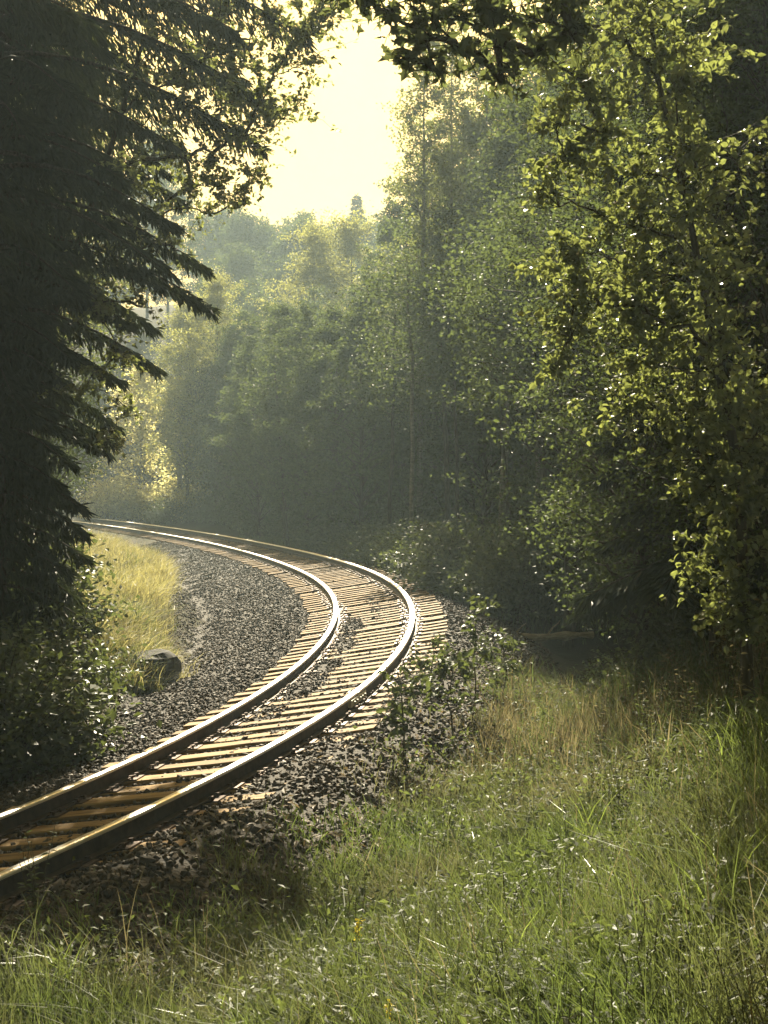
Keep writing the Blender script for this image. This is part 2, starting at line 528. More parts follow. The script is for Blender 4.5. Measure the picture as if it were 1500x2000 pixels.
def tie_mesh(seed):
    r = rng(seed)
    mb = MB()
    k = 9; u = np.linspace(-1.39, 1.39, k)
    wdt = .115 + r.normal(size=k) * .004; b = .012
    pr = lambda w: np.array([(-w, -.17), (w, -.17), (w, -b), (w - b, 0), (-w + b, 0), (-w, -b)])
    V = []
    for i in range(k):
        q = pr(wdt[i]); dz = r.normal() * .003
        V.append(np.stack([np.full(6, u[i]), q[:, 0], q[:, 1] + dz], -1))
    V = np.array(V).reshape(-1, 3)
    i = np.arange(k - 1)[:, None] * 6 + np.arange(6)[None]; j = np.arange(k - 1)[:, None] * 6 + (np.arange(6)[None] + 1) % 6
    mb.add(V, np.stack([i, i + 6, j + 6, j], -1).reshape(-1, 4))
    mb.add(V[:6], [[0, 1, 2, 3, 4, 5]]); mb.add(V[-6:], [[5, 4, 3, 2, 1, 0]])
    return mb.mesh("railway_tie", M_tie)

def plate_mesh():
    mb = MB(); X, Y, Z = np.eye(3)
    obox(mb, (0, 0, .002), .19, .095, .007, X, Y, Z)
    for sx in (-1, 1):
        obox(mb, (sx * .092, 0, .016), .014, .09, .008, X, Y, Z)
        for sy in (-.06, .06):
            tube(mb, [(sx * .13, sy, .008), (sx * .13, sy, .035)], .012, 5)
            obox(mb, (sx * .122, sy, .038), .02, .014, .006, X, Y, Z)
    return mb.mesh("tie_plate", M_plate)

tie_me = [tie_mesh(q) for q in range(5)]
plate_me = plate_mesh()
r = rng(5)
for k, s0 in enumerate(np.arange(-5.6, 84, .52)):
    s0 += r.normal() * .02
    x, y, h, z, c = [float(q) for q in track_at(s0)]
    t = bpy.data.objects.new("railway_tie", tie_me[k % 5])
    COL.objects.link(t)
    t.location = (x + r.normal() * .03 * math.cos(h), y, z - .168 - .012 + r.normal() * .004)
    t.rotation_mode = 'ZYX'
    t.rotation_euler = (0, -math.atan(c / GA), -h + r.normal() * .012)
    if y < 16.0:
        lab = "dim wooden tie with gravel over its ends, on the straight stretch nearest the viewer"
    elif y < 24.5:
        lab = "sunlit wooden tie where the track starts to bend, gravel along its inner half"
    elif y < 42:
        lab = "sunlit orange-brown wooden tie at the tightest part of the bend"
    else:
        lab = "dim wooden tie in the shade beyond the bend"
    tag(t, lab, "railway tie", "wooden ties under the rails")
    for sg in (-1, 1):
        p = bpy.data.objects.new("tie_plate", plate_me); COL.objects.link(p)
        p.parent = t; p.location = (sg * GA / 2, 0, .004)

# ballast stones
def stones(n_try, seed, name):
    r = rng(seed)
    # sample arc position with density falling with distance
    u = r.uniform(0, 1, n_try)
    s0 = -11 + 68 * u ** 1.75
    off = r.uniform(-4.9, 3.4, n_try)
    keep = (np.abs(off) < 2.5) | (r.uniform(size=n_try) < np.clip(1.35 - (np.abs(off) - 2.5) * .35, .35, 1))
    x, y, h, z, c = track_at(s0)
    px = x + np.cos(h) * off; py = y - np.sin(h) * off
    ok = keep & (py > 3.5)
    ipx = 750 + FPX * px / np.maximum(py, .1)
    ok &= (ipx > -150) & (ipx < 1600)
    px, py, s0 = px[ok], py[ok], s0[ok]; off = off[ok]
    pz = ground_z(px, py)
    n = len(px)
    ico = np.array([(0, 0, 1), (.894, 0, .447), (.276, .851, .447), (-.724, .526, .447), (-.724, -.526, .447), (.276, -.851, .447),
                    (.724, .526, -.447), (-.276, .851, -.447), (-.894, 0, -.447), (-.276, -.851, -.447), (.724, -.526, -.447), (0, 0, -1)])
    fc = np.array([(0, 1, 2), (0, 2, 3), (0, 3, 4), (0, 4, 5), (0, 5, 1), (1, 6, 2), (2, 7, 3), (3, 8, 4), (4, 9, 5), (5, 10, 1),
                   (6, 7, 2), (7, 8, 3), (8, 9, 4), (9, 10, 5), (10, 6, 1), (6, 11, 7), (7, 11, 8), (8, 11, 9), (9, 11, 10), (10, 11, 6)])
    size = r.uniform(.013, .031, n) * np.where(np.abs(off) > 1.5, 1.15, 1)
    big = r.uniform(size=n) < .02; size[big] *= 1.7
    v = ico[None] * (1 + r.normal(size=(n, 12, 1)) * .2)
    v = v * np.stack([r.uniform(.8, 1.4, n), r.uniform(.7, 1.2, n), r.uniform(.5, .9, n)], -1)[:, None]
    # random rotation
    q = unit(r.normal(size=(n, 4)))
    w_, x_, y_, z_ = q.T
    R = np.stack([1 - 2 * (y_ ** 2 + z_ ** 2), 2 * (x_ * y_ - z_ * w_), 2 * (x_ * z_ + y_ * w_), 2 * (x_ * y_ + z_ * w_), 1 - 2 * (x_ ** 2 + z_ ** 2),
                  2 * (y_ * z_ - x_ * w_), 2 * (x_ * z_ - y_ * w_), 2 * (y_ * z_ + x_ * w_), 1 - 2 * (x_ ** 2 + y_ ** 2)], -1).reshape(n, 3, 3)
    v = np.einsum('nij,nkj->nki', R, v) * size[:, None, None]
    v += np.stack([px, py, pz + size * .25], -1)[:, None]
    mb = MB(); mb.add(v.reshape(-1, 3), (np.arange(n)[:, None, None] * 12 + fc[None]).reshape(-1, 3))
    return tag(mb.build(name, M_stone), "grey brown ballast stones around and beside the track", "gravel", kind='stuff')
stones(135000, 11, "gravel")

# ------------------------------------------------------------------ trees
def broadleaf(seed, H, base, R, ncl, nleaf, spread, L, W, lean=(0, 0), trunk_r=.16, prof=1.0, leaf='quad', top_thin=.35, flat=.7):
    """trunk mesh (with limbs) and crown mesh of one broadleaved tree standing at the origin"""
    r = rng(seed)
    tm, cm = MB(), MB()
    k = 9; t = np.linspace(0, 1, k)
    axis = np.stack([lean[0] * t ** 1.5 + r.normal(size=k).cumsum() * .02 * H / 10, lean[1] * t ** 1.5 + r.normal(size=k).cumsum() * .02 * H / 10, t * H * .95 - .15], -1)
    tube(tm, axis, trunk_r * (1 - t * .93) + .008, 7)
    cc, nn = [], []
    for i in range(ncl):
        u = (i + r.uniform(0, 1)) / ncl
        hz = base + (H - base) * u
        env = R * (math.sin(math.pi * min(1, (u * .93 + .09)) ** prof) ** .75 + .06) * (1 if u < .6 else 1)
        a = i * 2.4 + r.normal() * .5
        rad = env * math.sqrt(r.uniform(.12, 1.0))
        ta = np.array([np.interp(hz, axis[:, 2], axis[:, q]) for q in range(2)])
        p = np.array([ta[0] + rad * math.cos(a), ta[1] + rad * math.sin(a), hz + r.normal() * .03 * H])
        hb = max(base * .75, hz - rad * r.uniform(.4, 1.0) - .2)
        st = np.array([np.interp(hb, axis[:, 2], axis[:, 0]), np.interp(hb, axis[:, 2], axis[:, 1]), hb])
        br = curve3(st, p, .08, r, 6)
        tr = np.interp(hb, axis[:, 2], trunk_r * (1 - t * .93))
        tube(tm, br, np.linspace(min(tr * .45, .02 + rad * .018), .006, 6), 4, cap=False)
        sp = spread * r.uniform(.7, 1.25)
        for q in range(4):
            e = p + r.normal(size=3) * sp * np.array([1, 1, .6])
            tube(tm, curve3(br[4], e, .03, r, 4), np.linspace(.008, .003, 4), 3, cap=False)
            m = int(nleaf / 4 * r.uniform(.6, 1.4))
            tt = r.uniform(.25, 1.1, m)[:, None]
            cc.append(br[4] + (e - br[4]) * tt + r.normal(size=(m, 3)) * sp * np.array([.38, .38, .26]))
    c = np.concatenate(cc)
    d, w, nrm = frames(r, len(c), flat)
    LL = L * r.uniform(.65, 1.25, len(c)); WW = W * r.uniform(.7, 1.2, len(c))
    {'quad': leaves_quad, 'ovate': leaves_ovate, 'lobed': leaves_lobed}[leaf](cm, c, d, w, nrm, LL, WW)
    return tm, cm

def conifer(seed, H, base, R, nb, ns, L, W, droop=.35, hang=.5, trunk_r=.2, lean=0., power=.85, prof=None):
    """trunk with boughs, and a crown of drooping needle sprays"""
    r = rng(seed)
    tm, cm = MB(), MB()
    k = 10; t = np.linspace(0, 1, k)
    axis = np.stack([lean * t, r.normal(size=k).cumsum() * .01, t * H - .2], -1)
    tube(tm, axis, trunk_r * (1 - t * .95) + .01, 8)
    C, D = [], []
    for i in range(nb):
        u = (i + r.uniform()) / nb
        u = u ** 1.05
        hz = base + (H - base) * u * .985
        ln = (R * (1 - u) ** power + .12) if prof is None else float(np.interp(hz, *zip(*prof)))
        ln *= r.uniform(.72, 1.12)
        a = i * 2.39996 + r.normal() * .25
        dirv = np.array([math.cos(a), math.sin(a), 0.])
        st = np.array([np.interp(hz, axis[:, 2], axis[:, 0]), 0, hz])
        q = np.linspace(0, 1, 7)
        p = st + dirv * (q[:, None] * ln)
        p[:, 2] += ln * (.14 * q - droop * q ** 2 * 1.3 + .22 * droop * q ** 4)
        tube(tm, p, np.linspace(.012 + .012 * ln, .004, 7), 4, cap=False)
        m = int(ns * (ln / R) * r.uniform(.8, 1.2)) + 6
        s = r.uniform(.12, 1.02, m) ** .8
        side = np.cross(dirv, [0, 0, 1.])
        bp = np.stack([np.interp(s, q, p[:, j]) for j in range(3)], -1)
        half = .30 * ln * (1.05 - s) ** .7 + .10
        sx = r.uniform(-1, 1, m)
        bp += side * (sx * half)[:, None] + dirv * (np.abs(sx) * half * -.05)[:, None]
        bp[:, 2] -= np.abs(sx) * half * .3
        dv = dirv * r.uniform(.1, .8, m)[:, None] + side * (np.sign(sx) * r.uniform(0, .7, m))[:, None]
        dv[:, 2] -= hang * r.uniform(.5, 1.6, m)
        C.append(bp); D.append(dv + r.normal(size=(m, 3)) * .18)
    c = np.concatenate(C); d = unit(np.concatenate(D)); n = len(c)
    w = unit(np.cross(d, r.normal(size=(n, 3)))); nrm = np.cross(w, d)
    LL = L * r.uniform(.5, 1.3, n)
    leaves_quad(cm, c, d, w, nrm, LL, W * r.uniform(.7, 1.3, n))
    w2 = nrm; n2 = -w
    leaves_quad(cm, c, d, w2, n2, LL * .9, W * r.uniform(.6, 1.1, n))
    return tm, cm

def plant_tree(name, tm, cm, bark, leafm, loc, rz, label, cat, group=None, sc=1.0):
    root = empty(name, loc, rz)
    root.scale = (sc, sc, sc)
    tm.build("trunk", bark, root, smooth=True)
    cm.build("crown", leafm, root)
    return tag(root, label, cat, group)

def again(proto, loc, rz, sc, label, group=None, zs=1.0):
    c = copy_tree(proto)
    c.location = loc; c.rotation_euler = (0, 0, rz); c.scale = (sc, sc, sc * zs)
    c['label'] = label
    if group: c['group'] = group
    return c

SPR = [(0, 1.45), (3.6, 1.75), (5.0, 2.2), (6.3, 2.6), (7.3, 4.2), (8.0, 3.2), (8.6, 3.2), (9.4, 4.4), (10.6, 4.6), (14, 3.4), (21, .15)]
# --- the dark spruces on the left bank
x, y, z = on_ground(-20, 22.0)
sp1 = plant_tree("spruce_tree", *conifer(21, 21, .4, 4.6, 250, 1050, .22, .036, .42, .75, .26, prof=SPR), M_bark, M_spruce, (x, y, z), 0.3,
                 "big dark spruce on the left bank whose drooping boughs reach toward the track", "spruce tree", "spruces on the left bank")
again(sp1, (-6.9, 15.5, gz(-6.9, 15.5)), 2.1, .92, "dark spruce at the left edge, closest to the viewer", "spruces on the left bank")
again(sp1, (-9.6, 27.5, gz(-9.6, 27.5)), 4.0, 1.05, "dark spruce behind the big one at the left edge", "spruces on the left bank")

# --- small-leaved trees behind them, sky glittering through
x, y, z = on_ground(50, 36.0)
bi1 = plant_tree("birch_tree", *broadleaf(31, 17.5, 6.0, 2.7, 150, 260, .6, .085, .06, (.4, 0), .15, .8), M_pale_bark, M_leaf_birch, (x, y, z), 0,
                 "small-leaved tree behind the spruce, standing above the golden grass", "birch tree", "small-leaved trees on the left bank")
again(bi1, (-12.2, 47, gz(-12.2, 47)), 2.2, 1.1, "small-leaved tree standing far behind the spruce, along the left bank", "small-leaved trees on the left bank")
again(bi1, (-13.5, 41, gz(-13.5, 41)), 3.2, 1.1, "small-leaved tree at the back of the left bank", "small-leaved trees on the left bank")

# --- the wood beyond the bend
fw = [broadleaf(41, 14, 2.4, 3.0, 105, 190, .5, .19, .13, (.5, .2), .14), broadleaf(42, 13, 1.8, 2.6, 95, 190, .46, .18, .12, (-.3, .3), .12, .8),
      broadleaf(43, 15.5, 4.0, 2.5, 100, 190, .45, .17, .12, (.2, -.4), .13, .9)]
LF = ["dark leafy tree in the shaded wood beyond the bend", "slim dark leafy tree in the shaded wood beyond the bend", "tall dark leafy tree in the shaded wood beyond the bend"]
GF = "leafy trees of the wood beyond the bend"
protos = []
spots = [  # px, distance, scale, kind
    (530, 77, .85, 0), (575, 72, .80, 1), (480, 83, .85, 0), (625, 67, .78, 1), (430, 94, .85, 0), (395, 100, .85, 1), (600, 63, .74, 1), (556, 68, .76, 0), (505, 73, .78, 1), (450, 83, .80, 1), (655, 59, .74, 0), (705, 54, .78, 1), (455, 92, .82, 0), (520, 86, .80, 1), (590, 78, .78, 0), (655, 72, .80, 1), (720, 66, .84, 0), (790, 60, .92, 1), (870, 55, .95, 0), (945, 50, .92, 1),
    (1020, 46, .98, 2), (1095, 43, .95, 0), (1170, 40, 1.0, 1), (1250, 38, 1.0, 2), (1330, 36, 1.05, 0), (1410, 33, 1.0, 1), (1490, 32, 1.1, 2),
    (610, 88, .85, 2), (700, 80, .85, 0), (780, 72, .98, 2), (850, 66, 1.12, 2), (925, 62, 1.15, 0), (1000, 58, 1.15, 2), (1080, 54, 1.15, 2), (1170, 51, 1.2, 0),
    (1260, 48, 1.2, 2), (1350, 46, 1.2, 2), (1450, 44, 1.25, 0), (880, 76, 1.15, 0), (980, 72, 1.2, 2), (1090, 68, 1.25, 0), (1220, 64, 1.3, 2), (1350, 60, 1.3, 0),
    (410, 100, .95, 2), (455, 104, .95, 0), (225, 140, 1.2, 0), (330, 138, 1.25, 2), (290, 150, 1.25, 0), (180, 132, 1.2, 2)]
r = rng(77)
for i, (px, d, sc, kd) in enumerate(spots):
    x, y, z = on_ground(px, d)
    z -= .1
    if kd >= len(protos) or protos[kd] is None:
        while len(protos) <= kd: protos.append(None)
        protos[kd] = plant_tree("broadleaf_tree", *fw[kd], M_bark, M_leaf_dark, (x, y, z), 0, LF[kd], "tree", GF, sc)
    else:
        again(protos[kd], (x, y, z), r.uniform(0, 6.28), sc, LF[kd], GF, r.uniform(.92, 1.1))

cf1 = plant_tree("conifer_tree", *conifer(51, 15, 1.5, 2.5, 95, 210, .36, .08, .25, .35, .16), M_bark, M_conifer, (*on_ground(900, 68)[:2], on_ground(900, 68)[2]), 0,
                 "dark conifer among the leafy trees of the wood beyond the bend", "conifer", "conifers of the wood beyond the bend", 1.05)
for px, d, sc in [(1040, 62, 1.1), (1130, 58, 1.05), (985, 82, 1.2), (1290, 56, 1.2), (760, 78, .85), (480, 98, .8), (620, 96, .82)]:
    again(cf1, on_ground(px, d), r.uniform(0, 6), sc, "dark conifer among the leafy trees of the wood beyond the bend")

# --- sunlit tops in the gap
x, y, z = on_ground(690, 98)
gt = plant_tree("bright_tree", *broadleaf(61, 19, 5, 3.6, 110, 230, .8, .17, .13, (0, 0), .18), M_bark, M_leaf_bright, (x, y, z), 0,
                "sunlit yellow-green tree just right of the middle of the sky gap", "tree", "bright trees below the sky gap")
again(gt, on_ground(620, 100), 1.3, .98, "sunlit yellow-green tree at the left side of the sky gap", "bright trees below the sky gap")
again(gt, on_ground(420, 90), 4.1, .80, "yellow-green tree behind the spruce boughs, left of the hazy hill", "bright trees below the sky gap")
again(gt, on_ground(365, 93), 5.1, .74, "yellow-green tree behind the spruce boughs, above the far rails", "bright trees below the sky gap")
# --- slender pale trees right of the gap
x, y, z = on_ground(818, 54)
po = plant_tree("poplar_tree", *broadleaf(71, 19.5, 5, 1.3, 120, 150, .42, .12, .09, (.2, 0), .13, .9), M_pale_bark, M_leaf_birch, (x, y, z), 0,
                "slender sparse tree at the right edge of the sky gap", "poplar tree", "slender sparse trees beside the sky gap")
again(po, on_ground(885, 57), 2, 1.03, "slender sparse tree, second to the right of the sky gap", "slender sparse trees beside the sky gap")
again(po, on_ground(955, 52), 4, 1.0, "slender sparse tree, third to the right of the sky gap", "slender sparse trees beside the sky gap")

# --- bare trunks against the dark wood
def pole(px, d, H, rad, label, lean=.0, bark=None):
    x, y, z = on_ground(px, d)
    root = empty("slender_tree", (x, y, z - .1))
    rr = rng(int(px)); k = 8; t = np.linspace(0, 1, k)
    p = np.stack([lean * t + rr.normal(size=k).cumsum() * .05, rr.normal(size=k).cumsum() * .05, t * H], -1)
    tm = MB(); tube(tm, p, rad * (1 - .6 * t), 7)
    cm = MB()
    cs = []
    for q in range(26):
        h = rr.uniform(.55, 1.0) * H; a = rr.uniform(0, 6.28); ln = rr.uniform(.5, 1.3)
        st = np.array([np.interp(h, p[:, 2], p[:, 0]), np.interp(h, p[:, 2], p[:, 1]), h])
        e = st + np.array([math.cos(a) * ln, math.sin(a) * ln, ln * .3])
        tube(tm, curve3(st, e, .05, rr, 4), np.linspace(.015, .004, 4), 4, cap=False)
        cs.append(e + rr.normal(size=(90, 3)) * .35)
    c = np.concatenate(cs); d_, w_, n_ = frames(rr, len(c))
    leaves_quad(cm, c, d_, w_, n_, .14, .1)
    tm.build("trunk", bark or M_pale_bark, root, smooth=True); cm.build("crown", M_leaf_dark, root)
    return tag(root, label, "tree", "slender bare trunks of the wood")
pole(800, 44, 9.5, .085, "slender pale straight trunk standing alone against the dark wood")
pole(985, 38, 10, .12, "slender trunk right of the lone pale trunk, by the dark shrubs", .3)
pole(1040, 39, 10, .09, "slender trunk standing deep among the right-hand shrubs", .2)
for px, d, h_, r_ in [(560, 63, 8, .09), (655, 60, 8.5, .08), (676, 62, 9, .11), (768, 50, 9, .08), (880, 47, 9.5, .11), (896, 44, 9, .07), (1090, 33, 9, .09), (1010, 36, 9, .07), (1062, 35, 9, .06)]:
    pole(px, d, h_, r_, "thin shaded trunk at the edge of the dark wood along the bend", ((px * 7) % 10 - 5) * .12, M_bark)
pole(352, 96, 12, .22, "dark trunk rising beside the yellow tree at the far rails", .2)
pole(410, 97, 12, .2, "dark trunk above the far rails, right of the yellow tree", .1)

# --- the yellow tree by the far end of the track
x, y, z = on_ground(272, 101)
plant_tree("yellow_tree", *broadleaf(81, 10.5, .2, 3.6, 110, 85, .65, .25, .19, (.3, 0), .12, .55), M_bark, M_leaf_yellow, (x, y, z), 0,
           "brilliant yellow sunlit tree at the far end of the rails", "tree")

# --- the hill wood
hc = conifer(91, 13, .6, 2.4, 110, 220, .5, .13, .2, .2, .15)
hl = broadleaf(92, 11, 1.5, 3.0, 60, 150, .9, .3, .24, (0, 0), .15)
r = rng(12)
GH = "trees on the hazy hill"
x, y = -20., 172.
hp1 = plant_tree("conifer_tree", *hc, M_bark, M_conifer, (-3.2, 170, gz(-3.2, 170)), 0, "pointed conifer standing tallest on the hazy skyline", "conifer", GH, 1.12)
hp2 = None
for i in range(54):
    yy = 118 + 56 * ((i * .618) % 1) + r.normal()
    xx = (r.uniform(400, 800) - 750) * yy / FPX
    zz = gz(xx, yy)
    if i % 5 == 2:
        again(hp1, (xx, yy, zz), r.uniform(0, 6), r.uniform(.6, .8), "hazy conifer on the distant wooded hill", GH)
    elif hp2 is None:
        hp2 = plant_tree("broadleaf_tree", *hl, M_bark, M_leaf_dark, (xx, yy, zz), 0, "hazy leafy tree on the distant wooded hill", "tree", GH, .9)
    else:
        again(hp2, (xx, yy, zz), r.uniform(0, 6), r.uniform(.7, 1.0), "hazy leafy tree on the distant wooded hill", GH)

# --- the alder at the right whose leaves catch the sun, and the maple bough at the top
def hand_tree(name, seed, base, trunk, clusters, leaf, L, W, bark, lmat, label, cat, trunk_r, flat=.7, mult=1.0):
    r = rng(seed)
    root = empty(name, base)
    base = np.array(base)
    tm, cm = MB(), MB()
    tp = np.array(trunk) - base
    k = len(tp)
    tube(tm, tp, trunk_r * np.linspace(1, .25, k), 8)
    cs = []
    nodes = [tp[i] + (tp[i + 1] - tp[i]) * f for i in range(1, k - 1) for f in (0, .25, .5, .75)]
    owner = [-1] * len(nodes)
    todo = sorted([(at(c[0], c[1], c[2]) - base, c[3], c[4]) for c in clusters], key=lambda c: np.linalg.norm(c[0] - tp[-1]) + .0 * c[0][2])
    made = []
    for (p, sp, n) in todo:                      # every bough leaves the nearest wood already grown
        nd = np.array(nodes)
        cost = np.linalg.norm(nd - p, axis=1) + 1.2 * np.maximum(0, nd[:, 2] - p[2] + .15)
        j = int(np.argmin(cost))
        br = curve3(nd[j], p, .08, r, 8, .025)
        made.append([br, owner[j], 1.0, sp, n, p])
        for m_ in (2, 3, 4, 5, 6, 7):
            nodes.append(br[m_]); owner.append(len(made) - 1)
    for b in reversed(made):
        if b[1] >= 0: made[b[1]][2] += b[2]
    for br, _o, wgt, sp, n, p in made:
        spm = sp * (base[1] + p[1]) / FPX
        tube(tm, br, np.linspace(.0085 * wgt ** .55, .005 * max(1, wgt - 1) ** .5, 8), 6, cap=False)
        for q in range(14):
            i0 = r.integers(4, 8)
            e = p + r.normal(size=3) * spm * np.array([.75, .9, .65])
            tw = curve3(br[i0], e, .04, r, 6, .03)
            tube(tm, tw, np.linspace(.005, .0018, 6), 3, cap=False)
            m = max(2, int(mult * n / 13 * r.uniform(.5, 1.6)))
            tt = r.uniform(.2, 1.02, m)
            cs.append(np.stack([np.interp(tt, np.linspace(0, 1, 6), tw[:, a]) for a in range(3)], -1) + r.normal(size=(m, 3)) * .02)
    c = np.concatenate(cs)
    d_, w_, n_ = frames(r, len(c), flat)
    s_ = r.uniform(.55, 1.2, len(c))
    {'ovate': leaves_ovate, 'lobed': leaves_lobed, 'quad': leaves_quad}[leaf](cm, c, d_, w_, n_, L * s_, W * s_)
    tm.build("trunk", bark, root, smooth=True)
    cm.build("crown", lmat, root)
    return tag(root, label, cat)

bx, by = 2.95, 11.5
bz = gz(bx, by)
alder_cl = [(1180, 270, 11.2, 75, 120), (1110, 330, 11.0, 70, 100), (1240, 340, 11.6, 85, 140), (1050, 390, 10.8, 38, 34), (1190, 440, 11.2, 95, 170),
            (1110, 490, 11.0, 55, 90), (1240, 540, 11.5, 95, 170), (1310, 460, 11.8, 80, 130), (1180, 600, 11.1, 95, 190), (1290, 640, 11.6, 95, 180),
            (1115, 660, 10.9, 50, 80), (1085, 720, 10.8, 30, 44), (1230, 720, 11.3, 80, 120), (1340, 730, 11.8, 80, 130), (1370, 850, 11.4, 55, 110),
            (1430, 880, 11.6, 85, 190), (1385, 950, 11.2, 60, 140), (1455, 1000, 11.5, 75, 170), (1400, 1050, 11.2, 50, 100), (1490, 860, 12, 80, 140),
            (1450, 1140, 11.4, 60, 90), (1500, 1060, 11.8, 70, 110), (1420, 1210, 11.2, 45, 50), (1260, 120, 11.4, 90, 110), (1170, 60, 11.3, 80, 90),
            (1130, 160, 11, 70, 70), (1320, 230, 11.8, 80, 110), (1390, 620, 12, 80, 90), (1420, 760, 12.2, 70, 90),
            (1150, 210, 11.1, 80, 90), (1060, 250, 10.9, 60, 60), (1250, 30, 11.5, 90, 100), (1330, 100, 11.8, 90, 90), (1400, 400, 11.3, 80, 60), (1450, 520, 11.4, 80, 60),
            (1440, 680, 11.2, 70, 70), (1470, 760, 11.3, 60, 70), (1380, 300, 11.6, 80, 50), (1200, 800, 11.5, 60, 50), (1290, 800, 11.6, 70, 70), (1310, 900, 11.4, 50, 40),
            (1350, 1120, 11.2, 50, 50), (1480, 1220, 11.1, 60, 70), (1120, 580, 10.9, 60, 60), (1040, 120, 11.2, 70, 60), (1480, 300, 11.4, 80, 50),
            (1330, 150, 10.7, 60, 60), (1345, 290, 10.7, 60, 60), (1365, 410, 10.7, 55, 60), (1385, 530, 10.7, 55, 60), (1405, 650, 10.8, 55, 60), (1430, 780, 10.8, 50, 60)]
tr_ = [(bx, by, bz - .1), (bx - .06, by, bz + 1.0), (bx - .1, by, bz + 2.0), (bx - .3, by, bz + 3.0), (bx - .5, by, bz + 4.0), (bx - .75, by + .1, bz + 5.2), (bx - .9, by + .1, bz + 6.4)]
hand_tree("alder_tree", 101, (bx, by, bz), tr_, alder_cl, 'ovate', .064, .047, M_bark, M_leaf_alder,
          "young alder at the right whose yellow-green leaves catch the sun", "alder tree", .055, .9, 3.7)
mx, my = 2.9, 8.6
mz = gz(mx, my)
maple_cl = [(790, 10, 8.6, 60, 70), (860, 30, 8.8, 70, 100), (940, 20, 8.9, 75, 120), (1010, 40, 9, 70, 110), (830, 85, 8.5, 45, 50), (890, 95, 8.7, 50, 60),
            (970, 95, 8.8, 55, 75), (1040, 110, 9, 55, 60), (790, 120, 8.4, 22, 14), (700, 5, 8.6, 45, 45), (740, 25, 8.6, 35, 30), (660, -15, 8.5, 40, 40), (1120, 70, 9, 60, 60), (1090, 20, 9, 70, 100), (900, -60, 8.8, 90, 160), (1020, -70, 8.9, 90, 160),
            (790, -70, 8.7, 80, 120), (1150, -60, 9, 90, 140), (850, 145, 8.6, 30, 16), (1250, -60, 9, 80, 120), (980, 165, 8.9, 35, 22),
            (1100, -300, 10, 200, 200), (1350, -350, 10.5, 220, 330), (1550, -250, 10, 200, 300), (1750, -100, 9.5, 200, 300), (1500, -600, 11, 230, 330), (1250, -650, 11, 200, 160), (1900, -500, 9, 260, 300)]  # crown above the view, added to dapple the foreground with shade
trm = [(mx, my, mz - .1), (mx - .05, my, mz + 1.2), (mx - .12, my + .05, mz + 2.4), (mx - .3, my + .1, mz + 3.6), (mx - .5, my + .1, mz + 4.6), (mx - .7, my + .1, mz + 5.6)]
hand_tree("maple_tree", 102, (mx, my, mz), trm, maple_cl, 'lobed', .095, .085, M_bark, M_leaf_maple,
          "dark maple bough hanging into the top of the sky gap", "maple tree", .08, .75, .85)
# --- the leafy tree mixed into the spruce boughs at the upper left
lx, ly = -6.4, 24.6
lz = gz(lx, ly)
lin_cl = [(430, 40, 21.5, 75, 260), (520, 30, 21.5, 75, 260), (600, 50, 21.5, 60, 150), (560, 110, 21.3, 65, 220), (480, 110, 21.8, 75, 280), (400, 120, 22, 80, 280),
          (620, 130, 21.2, 40, 70), (520, 190, 21.3, 60, 200), (450, 200, 21.8, 70, 260), (380, 220, 22.2, 75, 260), (480, 270, 21.6, 50, 150), (420, 300, 22, 60, 190),
          (360, 310, 22.3, 60, 170), (380, 370, 22.4, 50, 130), (430, 370, 22.1, 45, 110), (330, 60, 22.4, 90, 300), (330, 170, 22.5, 90, 300), (480, 400, 22.2, 35, 60),
          (450, -60, 21.5, 90, 340), (560, -60, 21.5, 85, 280), (340, -60, 22, 90, 300), (640, -10, 21.5, 50, 120), (420, 420, 22.6, 40, 70), (620, 70, 21.2, 45, 120), (640, 40, 21.2, 35, 80), (690, 0, 21.2, 35, 60),
          (590, 200, 21.0, 40, 80), (540, 250, 21.2, 40, 80), (500, 330, 21.4, 45, 90), (480, 370, 21.6, 35, 60), (300, 420, 22.2, 60, 120), (340, 480, 22, 50, 100), (250, 330, 22, 80, 160),
          (220, 500, 21.6, 60, 120), (280, 600, 21.4, 45, 80), (240, 700, 21.2, 40, 80), (250, 800, 21, 30, 50), (210, 860, 20.8, 28, 50), (180, 600, 21, 70, 160), (150, 760, 20.5, 60, 140)]
trl = [(lx, ly, lz - .1), (lx, ly - .1, lz + 1.5), (lx + .2, ly - .3, lz + 3), (lx + .6, ly - .7, lz + 4.5), (lx + 1.2, ly - 1.2, lz + 6), (lx + 1.9, ly - 1.7, lz + 7.5), (lx + 2.6, ly - 2, lz + 9.5)]
hand_tree("birch_tree", 103, (lx, ly, lz), trl, lin_cl, 'quad', .085, .06, M_bark, M_leaf_birch,
          "small-leaved tree growing through the spruce boughs, sky glittering through its leaves at the upper left", "birch tree", .11, .8, 2.2)
# --- dark trees at the right edge
x, y, z = 4.5, 16.8, gz(4.5, 16.8)
plant_tree("cedar_tree", *conifer(111, 17, .8, 2.3, 150, 360, .26, .06, .35, .6, .2), M_bark, M_spruce, (x, y, z), 0,
           "dense dark cedar filling the upper right edge behind the alder", "cedar tree")
x, y, z = on_ground(1300, 24)
dk = plant_tree("broadleaf_tree", *broadleaf(121, 13, 2.2, 2.4, 110, 210, .55, .10, .075, (-.4, 0), .14), M_bark, M_leaf_dark, (x, y, z), 0,
                "dark leafy tree behind the alder and left of the cedar", "tree", "dark leafy trees at the right")
again(dk, on_ground(1110, 30), 2.0, 1.0, "dark leafy tree between the alder and the slender trunks", "dark leafy trees at the right")
again(dk, on_ground(1400, 15.5), 1.0, .62, "small dark leafy tree standing just behind the alder", "dark leafy trees at the right")
again(dk, on_ground(1520, 14.5), 5.0, .6, "small dark leafy tree at the right edge beside the alder", "dark leafy trees at the right")
